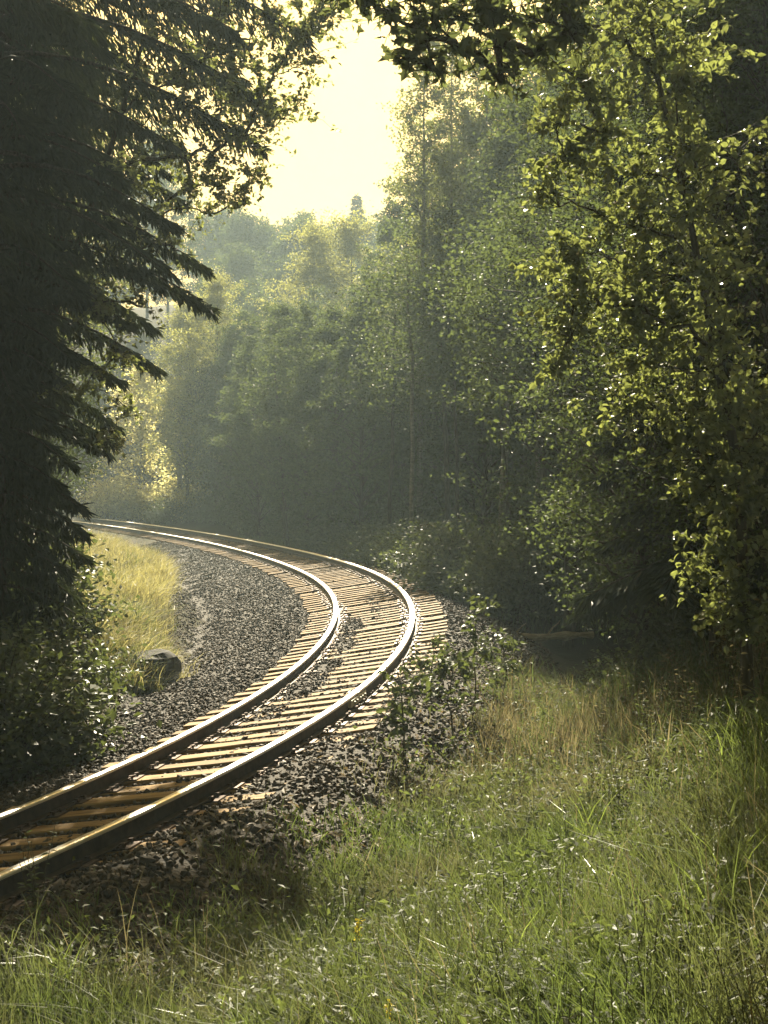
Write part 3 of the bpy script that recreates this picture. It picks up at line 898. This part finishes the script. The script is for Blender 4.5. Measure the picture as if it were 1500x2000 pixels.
again(dk, on_ground(1250, 19), 3.0, .72, "dark leafy tree seen between the alder's left-hand boughs", "dark leafy trees at the right")
again(dk, on_ground(95, 46), 1.4, 1.0, "dark leafy tree behind the spruce, seen beside its lowest boughs", "dark leafy trees behind the spruce")
again(dk, on_ground(20, 40), 2.4, 1.0, "dark leafy tree at the back of the left bank behind the spruce", "dark leafy trees behind the spruce")
again(dk, on_ground(1430, 27), 4.0, 1.1, "dark leafy tree behind the cedar at the right edge", "dark leafy trees at the right")

# ------------------------------------------------------------------ shrubs
def shrub(seed, H, R, ncl, nleaf, L, W, spread=.2):
    r = rng(seed); tm, cm = MB(), MB(); cc = []
    for i in range(ncl):
        a = r.uniform(0, 6.28); rad = R * math.sqrt(r.uniform(0, 1)); hz = H * r.uniform(.25, 1) * (1 - .45 * (rad / R) ** 2)
        p = np.array([rad * math.cos(a), rad * math.sin(a), hz])
        br = curve3(np.array([p[0] * .15, p[1] * .15, -.05]), p, .12, r, 5, .02)
        tube(tm, br, np.linspace(.012, .003, 5), 4, cap=False)
        m = int(nleaf * r.uniform(.6, 1.4)); tt = r.uniform(.35, 1.08, m)[:, None]
        cc.append(br[1] + (p - br[1]) * tt + r.normal(size=(m, 3)) * spread * np.array([1, 1, .5]))
    c = np.concatenate(cc); c[:, 2] = np.maximum(c[:, 2], .03)
    d, w, n = frames(r, len(c), .55)
    leaves_quad(cm, c, d, w, n, L * r.uniform(.6, 1.3, len(c)), W * r.uniform(.7, 1.2, len(c)))
    return tm, cm

def plant_shrub(data, lmat, loc, rz, label, cat, group, sc):
    root = empty("shrub", loc, rz); root.scale = (sc, sc, sc)
    data[0].build("stems", M_bark, root, smooth=True); data[1].build("foliage", lmat, root)
    return tag(root, label, cat, group)

sh_data = [shrub(131, 1.9, 1.2, 110, 55, .11, .075, .2), shrub(132, 1.5, 1.4, 120, 50, .12, .06, .2)]
LS = "dim green shrub in the undergrowth along the outside of the bend"
sh = []
shrub_spots = [(905, 34), (950, 33), (1000, 31.5), (1050, 32.5), (1105, 32), (1165, 31), (860, 38), (915, 39), (975, 37), (1040, 36), (1100, 35), (1170, 34), (1240, 32),
               (800, 43), (850, 45), (760, 48), (800, 52), (715, 53), (750, 57), (670, 58), (700, 63), (625, 64), (660, 69), (580, 70), (615, 75), (535, 76), (490, 82), (450, 88),
               (560, 82), (510, 88), (410, 94), (850, 62), (900, 60), (950, 64), (1000, 57), (820, 68), (880, 74), (960, 74), (1030, 66), (760, 66), (690, 76), (1310, 31), (1380, 30), (1450, 28), (1380, 26), (1460, 24),
               (200, 118), (240, 116), (290, 114), (330, 110), (355, 106), (390, 104), (425, 100), (310, 120), (375, 114)]
r = rng(9)
for i, (px, d) in enumerate(shrub_spots):
    x, y, z = on_ground(px, d)
    sc = r.uniform(.8, 1.2) * (1.25 if d > 40 else 1)
    k = i % 2
    if len(sh) <= k:
        sh.append(plant_shrub(sh_data[k], M_leaf_shrub, (x, y, z), 0, LS, "shrub", "shrubs outside the bend", sc))
    else:
        again(sh[k], (x, y, z), r.uniform(0, 6), sc, LS, "shrubs outside the bend", r.uniform(.8, 1.15))
for i, (px, d, sc, lab) in enumerate([
        (-20, 17.0, 1.15, "dark shrub under the spruce at the left edge, lowest of three"), (55, 20, 1.0, "dark shrub under the spruce left of the boulder"),
        (60, 25, 1.2, "dark shrub under the spruce below the far end of the rails")]):
    again(sh[i % 2], on_ground(px, d), i * 1.7, sc, lab, "shrubs under the left spruces")
for i, (px, d, sc, lab) in enumerate([
        (1290, 20.5, .7, "leafy bush beyond the dry grass, right of the hollow"), (1385, 18.5, .85, "leafy bush below the alder, beyond the dry grass"),
        (1470, 17, .9, "leafy bush at the right edge below the alder"), (1215, 22.5, .6, "small leafy bush on the right rim of the hollow")]):
    again(sh[(i + 1) % 2], on_ground(px, d), i * 1.1 + .4, sc, lab, "bushes on the right bank")

ys = plant_shrub(sh_data[0], M_leaf_yellow, on_ground(215, 97), 0, "sunlit yellow-green bush behind the far end of the rails, leftmost of four", "shrub", "sunlit bushes at the far rails", 1.7)
for px, d, sc, lab in [(262, 99, 1.6, "sunlit yellow-green bush under the yellow tree"), (318, 98, 1.5, "sunlit yellow-green bush between the yellow tree and the dark trunks"),
                       (378, 94, 1.5, "sunlit yellow-green bush between the two dark trunks at the far rails")]:
    again(ys, on_ground(px, d), px * .7, sc, lab)
for px, d in [(330, 93), (440, 90), (410, 92), (355, 99)]:
    again(sh[1], on_ground(px, d), px * .3, 1.3, LS, "shrubs outside the bend")
# saplings standing in the gravel edge
def sapling(px, d, H, label, seed, n=120):
    r = rng(seed); x, y, z = on_ground(px, d)
    root = empty("sapling", (x, y, z - .02)); tm, cm = MB(), MB()
    k = 7; t = np.linspace(0, 1, k)
    p = np.stack([r.normal(size=k).cumsum() * .02, r.normal(size=k).cumsum() * .02, t * H], -1)
    tube(tm, p, np.linspace(.012, .004, k), 5)
    cs = []
    for q in range(16):
        h = r.uniform(.22, 1) * H; a = r.uniform(0, 6.28); ln = r.uniform(.15, .42) * (1.1 - .5 * h / H)
        st = np.array([np.interp(h, p[:, 2], p[:, 0]), np.interp(h, p[:, 2], p[:, 1]), h])
        e = st + np.array([math.cos(a) * ln, math.sin(a) * ln, ln * .35])
        tube(tm, curve3(st, e, .05, r, 4), np.linspace(.005, .002, 4), 3, cap=False)
        m = n // 16
        cs.append(st + (e - st) * r.uniform(.3, 1.1, m)[:, None] + r.normal(size=(m, 3)) * .035)
    c = np.concatenate(cs); d_, w_, n_ = frames(r, len(c), .6)
    s_ = r.uniform(.7, 1.3, len(c))
    leaves_ovate(cm, c, d_, w_, n_, .085 * s_, .05 * s_)
    tm.build("stem", M_stem, root); cm.build("foliage", M_leaf_shrub, root)
    return tag(root, label, "sapling", "saplings at the gravel edge")
sapling(925, 16.5, 1.35, "tallest dark sapling on the gravel edge, in front of the outer tie ends", 1, 260)
sapling(885, 15.2, .85, "low dark sapling just left of the tallest one on the gravel edge", 2, 200)
sapling(790, 13.6, .95, "dark sapling on the gravel below the rail joint", 3, 200)
sapling(985, 18.2, .9, "dark sapling at the rim of the hollow, right of the tallest one", 4, 220)
sapling(850, 17.6, .65, "small dark sapling beside the outer tie ends", 5, 160)

# ------------------------------------------------------------------ boulder, log
def boulder(loc, size, label, seed):
    r = rng(seed); nu, nv = 18, 12
    u = np.linspace(0, 2 * math.pi, nu, endpoint=False); v = np.linspace(.02, math.pi - .02, nv)
    U, V = np.meshgrid(u, v)
    P = np.stack([np.cos(U) * np.sin(V), np.sin(U) * np.sin(V), np.cos(V)], -1)
    k = unit(r.normal(size=(10, 3)))
    cut = np.full(P.shape[:2], 1.)
    for q in k: cut = np.minimum(cut, r.uniform(.72, .95) / np.maximum((P * q).sum(-1), .2))
    P = P * cut[..., None] * np.array(size)
    i = (np.arange(nv - 1)[:, None] * nu + np.arange(nu)[None]); j = (np.arange(nv - 1)[:, None] * nu + (np.arange(nu)[None] + 1) % nu)
    mb = MB(); mb.add(P.reshape(-1, 3), np.stack([i, i + nu, j + nu, j], -1).reshape(-1, 4))
    mb.add(P[0], [list(range(nu))]); mb.add(P[-1], [list(range(nu))[::-1]])
    o = mb.build("boulder", M_boulder); o.location = loc
    return tag(o, label, "boulder")
x, y, z = on_ground(292, 25.5)
boulder((x, y, z + .22), (.62, .55, .50), "dark boulder at the foot of the golden grass, left of the gravel", 3)

x, y, z = on_ground(1050, 28.6)
mb = MB(); k = 9; t = np.linspace(-1, 1, k); rr = rng(4)
tube(mb, np.stack([t * 1.15, t * .25, .04 * t + rr.normal(size=k) * .012], -1), .085 + .012 * rr.normal(size=k) - .02 * t, 8)
for a, b in ((.2, .35), (-.5, .3)):
    tube(mb, curve3(np.array([a, a * .2, .03]), np.array([a + .25, a * .2 - .1, b]), .05, rr, 5), np.linspace(.022, .008, 5), 5)
o = mb.build("fallen_log", M_log, smooth=True); o.location = (x, y, z + .16)
tag(o, "fallen log, coloured pale as if sunlit, lying across the far rim of the hollow", "log")

# ------------------------------------------------------------------ grass
def blades(name, x, y, H, bend, wid, mats, label, seed, lean=None, mat_pick=None, parent=None, z=None):
    r = rng(seed); n = len(x)
    z = ground_z(x, y) - .02 if z is None else z
    a = r.uniform(0, 6.28, n)
    dv = np.stack([np.cos(a), np.sin(a)], -1) * bend[:, None]
    if lean is not None: dv += np.array(lean)
    up = np.stack([x, y, z], -1)
    t = np.array([0, .38, .72, 1.0])
    ctr = up[:, None].repeat(4, 1)
    ctr[:, :, 0] += dv[:, 0:1] * H[:, None] * t ** 2
    ctr[:, :, 1] += dv[:, 1:2] * H[:, None] * t ** 2
    lf = np.linalg.norm(dv, axis=1)
    ctr[:, :, 2] += H[:, None] * (t - .38 * np.clip(lf, 0, 1.6)[:, None] * t ** 2.4)
    b = r.uniform(0, 6.28, n); sv = np.stack([np.cos(b), np.sin(b), np.zeros(n)], -1)
    wd = wid[:, None] * np.array([.8, 1, .7, .06])[None]
    Lf = ctr - sv[:, None] * wd[..., None] * .5; Rt = ctr + sv[:, None] * wd[..., None] * .5
    V = np.stack([Lf, Rt], 2).reshape(-1, 3)
    i = np.arange(n)[:, None] * 8
    f = np.concatenate([i + [0, 1, 3, 2], i + [2, 3, 5, 4], i + [4, 5, 7, 6]], 1).reshape(-1, 4)
    mb = MB(); mb.add(V, f)
    if mat_pick is not None: mb.m[0] = np.repeat(mat_pick.astype(np.int32), 3)
    o = mb.build(name, mats, parent)
    if parent is None and label: tag(o, label, "grass", kind='stuff')
    return o

def bank_points(n, seed, dmax=24, power=.9, smin=2.0):
    """points over the right-hand bank inside the view, denser near the viewer"""
    r = rng(seed)
    d = 3.4 * (dmax / 3.4) ** (r.uniform(0, 1, n) ** power)
    px = r.uniform(-120, 1640, n)
    x = (px - 750) * d / FPX; y = d
    s, _ = sd(x, y)
    s = s + .9 * (1 - sstep(7.5, 10.5, y)) + .45 * vnoise(x, y, 1.1, 21) + .2 * vnoise(x, y, 3.1, 22)
    ok = (r.uniform(size=n) < sstep(smin - .35, smin + .9, s) * .97 + .004 * (s > 1.55)) & (s > 1.3)
    return x[ok], y[ok], s[ok]

x, y, s = bank_points(270000, 201)
gap = rng(204).uniform(size=len(x)) < .2 + .8 * sstep(-.5, .1, vnoise(x, y, 1.5, 95) + .3 * vnoise(x, y, 4, 96))
x, y, s = x[gap], y[gap], s[gap]
r = rng(202); n = len(x)
tall = .5 + .5 * vnoise(x, y, .8, 33)
H = (.10 + .26 * tall ** 1.5 + r.exponential(.06, n)) * r.uniform(.6, 1.25, n) * (.55 + .45 * sstep(2, 3.6, s))
blades("grass", x, y, H, r.uniform(.15, .9, n), r.uniform(.003, .0075, n) * (1 + y * .04), [M_grass],
       "long green and straw-coloured grass covering the near bank", 203, lean=(-.10, -.05))
# taller wispy stalks standing out of it
x, y, s = bank_points(30000, 205, 20, .85, 2.6)
k_ = vnoise(x, y, .7, 91) > -.15; x, y = x[k_], y[k_]; n = len(x); r = rng(206)
blades("tall_grass", x, y, r.uniform(.35, .85, n) * (.8 + .4 * vnoise(x, y, .5, 92)), r.uniform(.1, .8, n), r.uniform(.002, .0045, n) * (1 + y * .05), [M_grass, M_dry],
       "tall wispy grass stalks standing above the near bank grass", 207, lean=(-.1, 0), mat_pick=(vnoise(x, y, .9, 93) + r.normal(size=n) * .35 > .4).astype(int))
# dry stalks in front of the hollow
r = rng(211); n0 = 5000
x = r.normal(2.1, 1.1, n0); y = r.normal(15.6, 2.2, n0)
s, _ = sd(x, y); ok = (s > 2.4) & (vnoise(x, y, 1.4, 44) > -.35) & (y < 20) & (y > 9); x, y = x[ok], y[ok]; n = len(x)
blades("dry_grass", x, y, r.uniform(.2, .55, n), r.uniform(.05, .7, n), r.uniform(.005, .013, n), [M_dry],
       "dry straw-coloured grass in front of the hollow", 212)
# golden grass on the left bank
r = rng(221); n0 = 130000
y = 24.5 * (88 / 24.5) ** r.uniform(0, 1, n0); cx = np.interp(y, S * 0 + TY, TX) if False else np.interp(y, TY, TX)
x = cx - r.uniform(3.5, 7.4, n0)
px = 750 + FPX * x / y
s, _ = sd(x, y)
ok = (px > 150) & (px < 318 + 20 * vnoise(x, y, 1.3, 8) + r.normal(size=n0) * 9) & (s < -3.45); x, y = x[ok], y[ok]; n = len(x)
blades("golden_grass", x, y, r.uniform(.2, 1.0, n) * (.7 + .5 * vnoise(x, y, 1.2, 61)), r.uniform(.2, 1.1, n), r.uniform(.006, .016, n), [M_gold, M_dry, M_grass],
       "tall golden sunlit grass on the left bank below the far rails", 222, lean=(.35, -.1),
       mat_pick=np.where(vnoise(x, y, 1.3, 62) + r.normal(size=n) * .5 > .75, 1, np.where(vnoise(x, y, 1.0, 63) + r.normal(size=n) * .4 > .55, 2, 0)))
# dim grass along the left ditch and the outside of the bend
r = rng(231); n0 = 26000
s0 = r.uniform(-4, 60, n0); off = np.where(r.uniform(size=n0) < .5, -r.uniform(3.6, 7.5, n0), r.uniform(2.5, 5.5, n0))
tx, ty, th, _, _ = track_at(s0); x = tx + np.cos(th) * off; y = ty - np.sin(th) * off
ok = (y > 9) & ~((off > 0) & (y < 30)) & ~((off > -5.2) & (off < 0) & (y > 22)); x, y = x[ok], y[ok]; n = len(x)
blades("undergrowth", x, y, r.uniform(.15, .5, n), r.uniform(.2, 1., n), r.uniform(.008, .02, n), [M_weed],
       "low dim undergrowth in the ditch and along the outside of the bend", 232)

# fallen leaves and broken stalks on the bare part of the bank
x, y, s = bank_points(60000, 251, 22, .8, 1.6); r = rng(252)
k_ = (y > 10.5) & (s < 5.2) & (r.uniform(size=len(x)) < .5); x, y = x[k_], y[k_]; n = len(x)
c = np.stack([x, y, ground_z(x, y) + r.uniform(.01, .10, n)], -1)
d_, w_, n_ = frames(r, n, .25); sz = r.uniform(.5, 1.5, n)
mb = MB(); leaves_quad(mb, c, d_, w_, n_, .075 * sz, .03 * sz)
tag(mb.build("leaf_litter", M_litter), "dry tan leaves and stalks littering the bank beside the gravel", "leaf litter", kind='stuff')
# broad-leaved ground cover among the near grass
x, y, s = bank_points(60000, 241, 21, .9, 2.2)
keep = vnoise(x, y, .9, 71) > -.25
x, y = x[keep], y[keep]; n = len(x); r = rng(242)
c = np.stack([x, y, ground_z(x, y) + r.uniform(.02, .42, n) * (.5 + .5 * vnoise(x, y, .8, 33) + .2)], -1)
d_, w_, n_ = frames(r, n, .5)
mb = MB(); sz = r.uniform(.5, 1.3, n) * (1 + y * .012)
leaves_quad(mb, c, d_, w_, n_, .05 * sz, .026 * sz)
tag(mb.build("ground_cover", M_weed), "small broad leaves of weeds low among the near grass", "ground cover", kind='stuff')

# ------------------------------------------------------------------ weeds, tufts and flowers one can count
def weed(seed, H, nst, leafsize):
    r = rng(seed); tm, cm = MB(), MB(); cs, ds = [], []
    for q in range(nst):
        a = r.uniform(0, 6.28); ln = H * r.uniform(.6, 1)
        e = np.array([math.cos(a) * ln * r.uniform(.05, .35), math.sin(a) * ln * r.uniform(.05, .35), ln])
        st = curve3(np.array([r.normal() * .02, r.normal() * .02, -.02]), e, .03, r, 7, .012)
        tube(tm, st, np.linspace(.005, .0018, 7), 4, cap=False)
        m = int(26 * ln)
        tt = np.sort(r.uniform(.12, 1, m))
        cs.append(np.stack([np.interp(tt, np.linspace(0, 1, 7), st[:, k]) for k in range(3)], -1))
        az = np.arange(m) * 2.4 + r.uniform(0, 6)
        ds.append(np.stack([np.cos(az), np.sin(az), r.uniform(-.35, .55, m)], -1))
    c = np.concatenate(cs); d = unit(np.concatenate(ds)); n = len(c)
    w = unit(np.cross(d, unit(r.normal(size=(n, 3)) * .4 + np.array([0, 0, 1.])))); nr = np.cross(w, d)
    sc = r.uniform(.5, 1.25, n) * (1.15 - .6 * c[:, 2] / H)
    leaves_ovate(cm, c, d, w, nr, leafsize * sc, leafsize * .36 * sc)
    return tm, cm

def plant_weed(data, lmat, loc, rz, label, sc, group):
    root = empty("weed_plant", loc, rz); root.scale = (sc,) * 3
    data[0].build("stem", M_stem, root); data[1].build("foliage", lmat, root)
    return tag(root, label, "weed", group)
wd = [weed(301, .75, 6, .075), weed(302, .6, 8, .06), weed(303, .95, 4, .06)]
wspots = [(70, 8.4, .75, 0, "tall leafy weed at the lower left corner beside the near rail"), (215, 8.0, .6, 1, "bushy low weed right of the tall one at the lower left"),
          (20, 7.2, .6, 2, "thin weed at the very lower left corner"), (330, 7.4, .55, 0, "leafy weed at the bottom, between the lower left corner and the dark grass"),
          (640, 8.2, .9, 1, "dark bushy weed at the edge of the gravel below the tie ends"), (700, 7.6, .85, 0, "dark leafy weed standing in the grass right of the dark bushy one"),
          (880, 10.8, .8, 2, "thin upright brown weed at the right of the gravel"), (845, 10.0, .7, 2, "thin weed just left of the upright brown one"),
          (1010, 11.5, .7, 2, "thin weed between the upright brown one and the dry grass"), (1270, 11.0, 1.0, 2, "tall dark weed stem in the middle of the right bank"),
          (1330, 12.0, .9, 2, "tall dark weed right of the stem in the middle of the bank"), (1420, 12.6, 1.25, 2, "tallest weed at the right, below the alder leaves"),
          (1465, 13.2, 1.1, 2, "tall weed at the right edge below the alder leaves"), (1290, 7.3, .6, 0, "dark leafy weed low in the right bank grass"),
          (1420, 6.0, .55, 1, "bushy weed at the lower right corner"), (1100, 8.6, .55, 1, "small bushy weed in the middle of the near grass"),
          (980, 7.0, .5, 0, "small leafy weed at the bottom, right of the yellow flowers"), (1180, 14, .7, 2, "thin weed among the dry grass in front of the hollow"),
          (1080, 13.2, .7, 1, "bushy weed at the left of the dry grass"), (560, 9.2, .5, 1, "small weed growing in the gravel slope")]
wp = {}
for i, (px, d, sc, kd, lab) in enumerate(wspots):
    loc = on_ground(px, d)
    if kd not in wp: wp[kd] = plant_weed(wd[kd], M_weed, loc, 0, lab, sc, "weeds on the near bank")
    else: again(wp[kd], loc, i * 1.3, sc, lab, "weeds on the near bank")

LW = "low leafy weed scattered among the near bank grass"
LT = "thin seeding weed scattered among the near bank grass"
LD = "dry brown seeding weed in the straw-coloured grass by the hollow"
r = rng(557); dw = None
for i in range(60):
    xx = r.normal(2.0, .9); yy = r.uniform(11.5, 18)
    if sd([xx], [yy])[0][0] < 2.2: continue
    loc = (xx, yy, gz(xx, yy)); sc = r.uniform(.35, .75)
    if dw is None: dw = plant_weed(wd[2], M_dry, loc, 0, LD, sc, "dry weeds by the hollow")
    else: again(dw, loc, r.uniform(0, 6), sc, LD, "dry weeds by the hollow")
r = rng(555); xs, ys, ss = bank_points(900, 556, 19, .8, 2.3)
for i in range(min(190, len(xs))):
    if vnoise(xs[i:i + 1], ys[i:i + 1], .6, 88)[0] < -.25: continue
    kd = int(r.choice([0, 1, 2], p=[.25, .2, .55]))
    again(wp[kd], (xs[i], ys[i], gz(xs[i], ys[i])), r.uniform(0, 6), r.uniform(.4, .8) * (1.0 if kd < 2 else .9), LT if kd == 2 else LW, "scattered weeds of the near bank")
def tuft(px, d, n, Hh, wid, label, seed, spread=.05, mat=M_grass, lean=None, bend=(.2, .9)):
    r = rng(seed); x0, y0, z0 = on_ground(px, d)
    x = r.normal(0, spread, n); y = r.normal(0, spread, n)
    o = blades("grass_tuft", x, y, r.uniform(.55, 1, n) * Hh, r.uniform(*bend, n), r.uniform(.6, 1.2, n) * wid, [mat], None, seed + 1, lean=lean, z=np.full(n, -.02))
    o.location = (x0, y0, z0)
    return tag(o, label, "grass tuft", "grass tufts standing out on the near bank")
M_blade = leaf_mat("fresh_blades", (.06, .11, .025), (.1, .16, .04), (.35, .45, .08), .45, .08, .35)
tuft(620, 5.6, 7, .34, .012, "few broad upright grass blades at the bottom, left of the yellow flowers", 401, .05, M_blade, bend=(.05, .35))
tuft(520, 5.5, 3, .24, .012, "broad grass blade lying flat at the bottom edge", 403, .03, M_blade, lean=(-1.0, 0), bend=(.1, .3))
tuft(850, 5.9, 16, .38, .008, "arching tuft of long grass at the bottom, just right of the yellow flowers", 405, .06)
tuft(1180, 7.2, 90, .5, .007, "dense dark green tuft in the middle of the near right bank", 407, .12, M_weed, bend=(.1, .5))
tuft(1470, 9.8, 80, .55, .008, "bright yellow-green tuft arching at the right edge", 409, .15, M_blade, lean=(-.4, 0))
tuft(1380, 8.6, 60, .45, .006, "long pale grass bent over at the right of the bank", 411, .12, M_grass, lean=(-.9, -.1))
tuft(1000, 9.6, 50, .4, .006, "loose tuft with long bent blades in the middle of the bank", 413, .1, M_blade)
tuft(1130, 6.2, 40, .5, .007, "tuft with long blades bent to the right near the bottom", 415, .08, M_grass, lean=(.8, 0))
tuft(560, 7.4, 120, .36, .006, "soft thick tuft at the bottom, left of the dark weeds", 417, .2, M_grass)
tuft(300, 26.6, 130, .7, .012, "golden tuft arching over the boulder on the left", 423, .3, M_gold, lean=(.5, -.2))
tuft(238, 24.7, 110, .55, .012, "golden tuft at the foot of the boulder, on its dark left side", 425, .25, M_gold, lean=(.4, -.2))
tuft(345, 25.6, 60, .4, .010, "small golden tuft between the boulder and the gravel", 427, .16, M_gold, lean=(.4, -.3))
tuft(1130, 14.5, 120, .6, .009, "upright golden tuft at the near rim of the hollow", 419, .2, M_dry, bend=(.05, .4))
tuft(1230, 15.0, 120, .55, .009, "upright golden tuft right of the one at the rim of the hollow", 421, .2, M_dry, bend=(.05, .4))

tall_dry = [(1440, 12.6, 1.35), (1395, 13.4, 1.2), (1480, 13, 1.5), (1350, 12.2, 1.05), (1310, 13.6, 1.0), (1265, 12.4, .95), (1455, 11.2, 1.2), (1230, 14.6, .9), (1410, 14.6, 1.3), (1492, 11.6, 1.35), (1180, 13.2, .8), (1330, 14.8, 1.05)]
for i, (px, d, sc) in enumerate(tall_dry):
    again(dw, on_ground(px, d), i * 1.9, sc, "tall dry brown weed in the row under the alder at the right", "tall dry weeds under the alder")
r = rng(431)
tproto = []
for k, (m_, hh, w_) in enumerate([(M_blade, .5, .009), (M_weed, .45, .008), (M_grass, .55, .007)]):
    tproto.append((m_, hh, w_))
tm_ = {}
spot = [(430, 7.0), (760, 7.4), (905, 6.4), (1010, 6.0), (1080, 7.6), (1160, 5.8), (1240, 6.6), (1310, 5.9), (1370, 7.0), (1440, 5.6), (1480, 7.4), (1260, 8.6), (1150, 9.4), (1400, 9.0), (960, 8.6), (830, 8.8), (1050, 10.6), (1330, 10.2), (1460, 8.4), (1210, 11.2), (250, 7.2), (120, 7.6), (700, 6.3), (1390, 6.2), (930, 10.2), (1120, 12)]
for i, (px, d) in enumerate(spot):
    k = i % 3; lab = ["long bright green grass tuft arching over the near bank", "dark green grass tuft low in the near bank", "long thin-bladed grass tuft on the near bank"][k]
    if k not in tm_:
        m_, hh, w_ = tproto[k]
        tm_[k] = tuft(px, d, 46, hh, w_, lab, 440 + 2 * k, .08, m_, bend=(.3, 1.25))
    else:
        o = again(tm_[k], on_ground(px, d), r.uniform(0, 6.28), r.uniform(.75, 1.2), lab)

def flower(px, d, H, label, seed):
    r = rng(seed); root = empty("flowering_weed", on_ground(px, d)); tm, fm, lm = MB(), MB(), MB()
    e = np.array([.03, .0, H]); st = curve3(np.zeros(3), e, .02, r, 6, .01)
    tube(tm, st, np.linspace(.004, .002, 6), 4)
    n = 46; t = r.uniform(.72, 1.02, n)
    c = np.stack([np.interp(t, np.linspace(0, 1, 6), st[:, k]) for k in range(3)], -1) + r.normal(size=(n, 3)) * .009
    d_, w_, n_ = frames(r, n, 1.0); leaves_ovate(fm, c, d_, w_, n_, .016, .014)
    m = 16; t = r.uniform(.05, .7, m)
    c = np.stack([np.interp(t, np.linspace(0, 1, 6), st[:, k]) for k in range(3)], -1)
    d_, w_, n_ = frames(r, m, .6); leaves_ovate(lm, c, d_, w_, n_, .05, .014)
    tm.build("stem", M_stem, root); fm.build("blossom", M_flower, root); lm.build("foliage", M_weed, root)
    return tag(root, label, "flower", "yellow flower spikes at the bottom")
flower(745, 5.7, .30, "yellow flower spike, the larger of two at the bottom", 1)
flower(690, 7.2, .42, "yellow flower spike, smaller and higher of two at the bottom", 2)

# ------------------------------------------------------------------ haze
hz = MB()
x0, x1, y0, y1, z0, z1 = -168., 168., -16., 250., -3.5, 48.
v = [(x0, y0, z0), (x1, y0, z0), (x1, y1, z0), (x0, y1, z0), (x0, y0, z1), (x1, y0, z1), (x1, y1, z1), (x0, y1, z1)]
hz.add(v, [(3, 2, 1, 0), (4, 5, 6, 7), (0, 1, 5, 4), (1, 2, 6, 5), (2, 3, 7, 6), (3, 0, 4, 7)])
m, N, L = mat_new("sunlit_haze")
pv = N.new('ShaderNodeVolumePrincipled')
pv.inputs['Color'].default_value = (.72, .92, 1.0, 1)
pv.inputs['Density'].default_value = HAZE_DENSITY
pv.inputs['Anisotropy'].default_value = HAZE_ANISO
o = N.new('ShaderNodeOutputMaterial'); L.new(pv.outputs[0], o.inputs['Volume'])
tag(hz.build("haze", m), "pale sunlit haze hanging in the air over the track", "haze", kind='stuff')
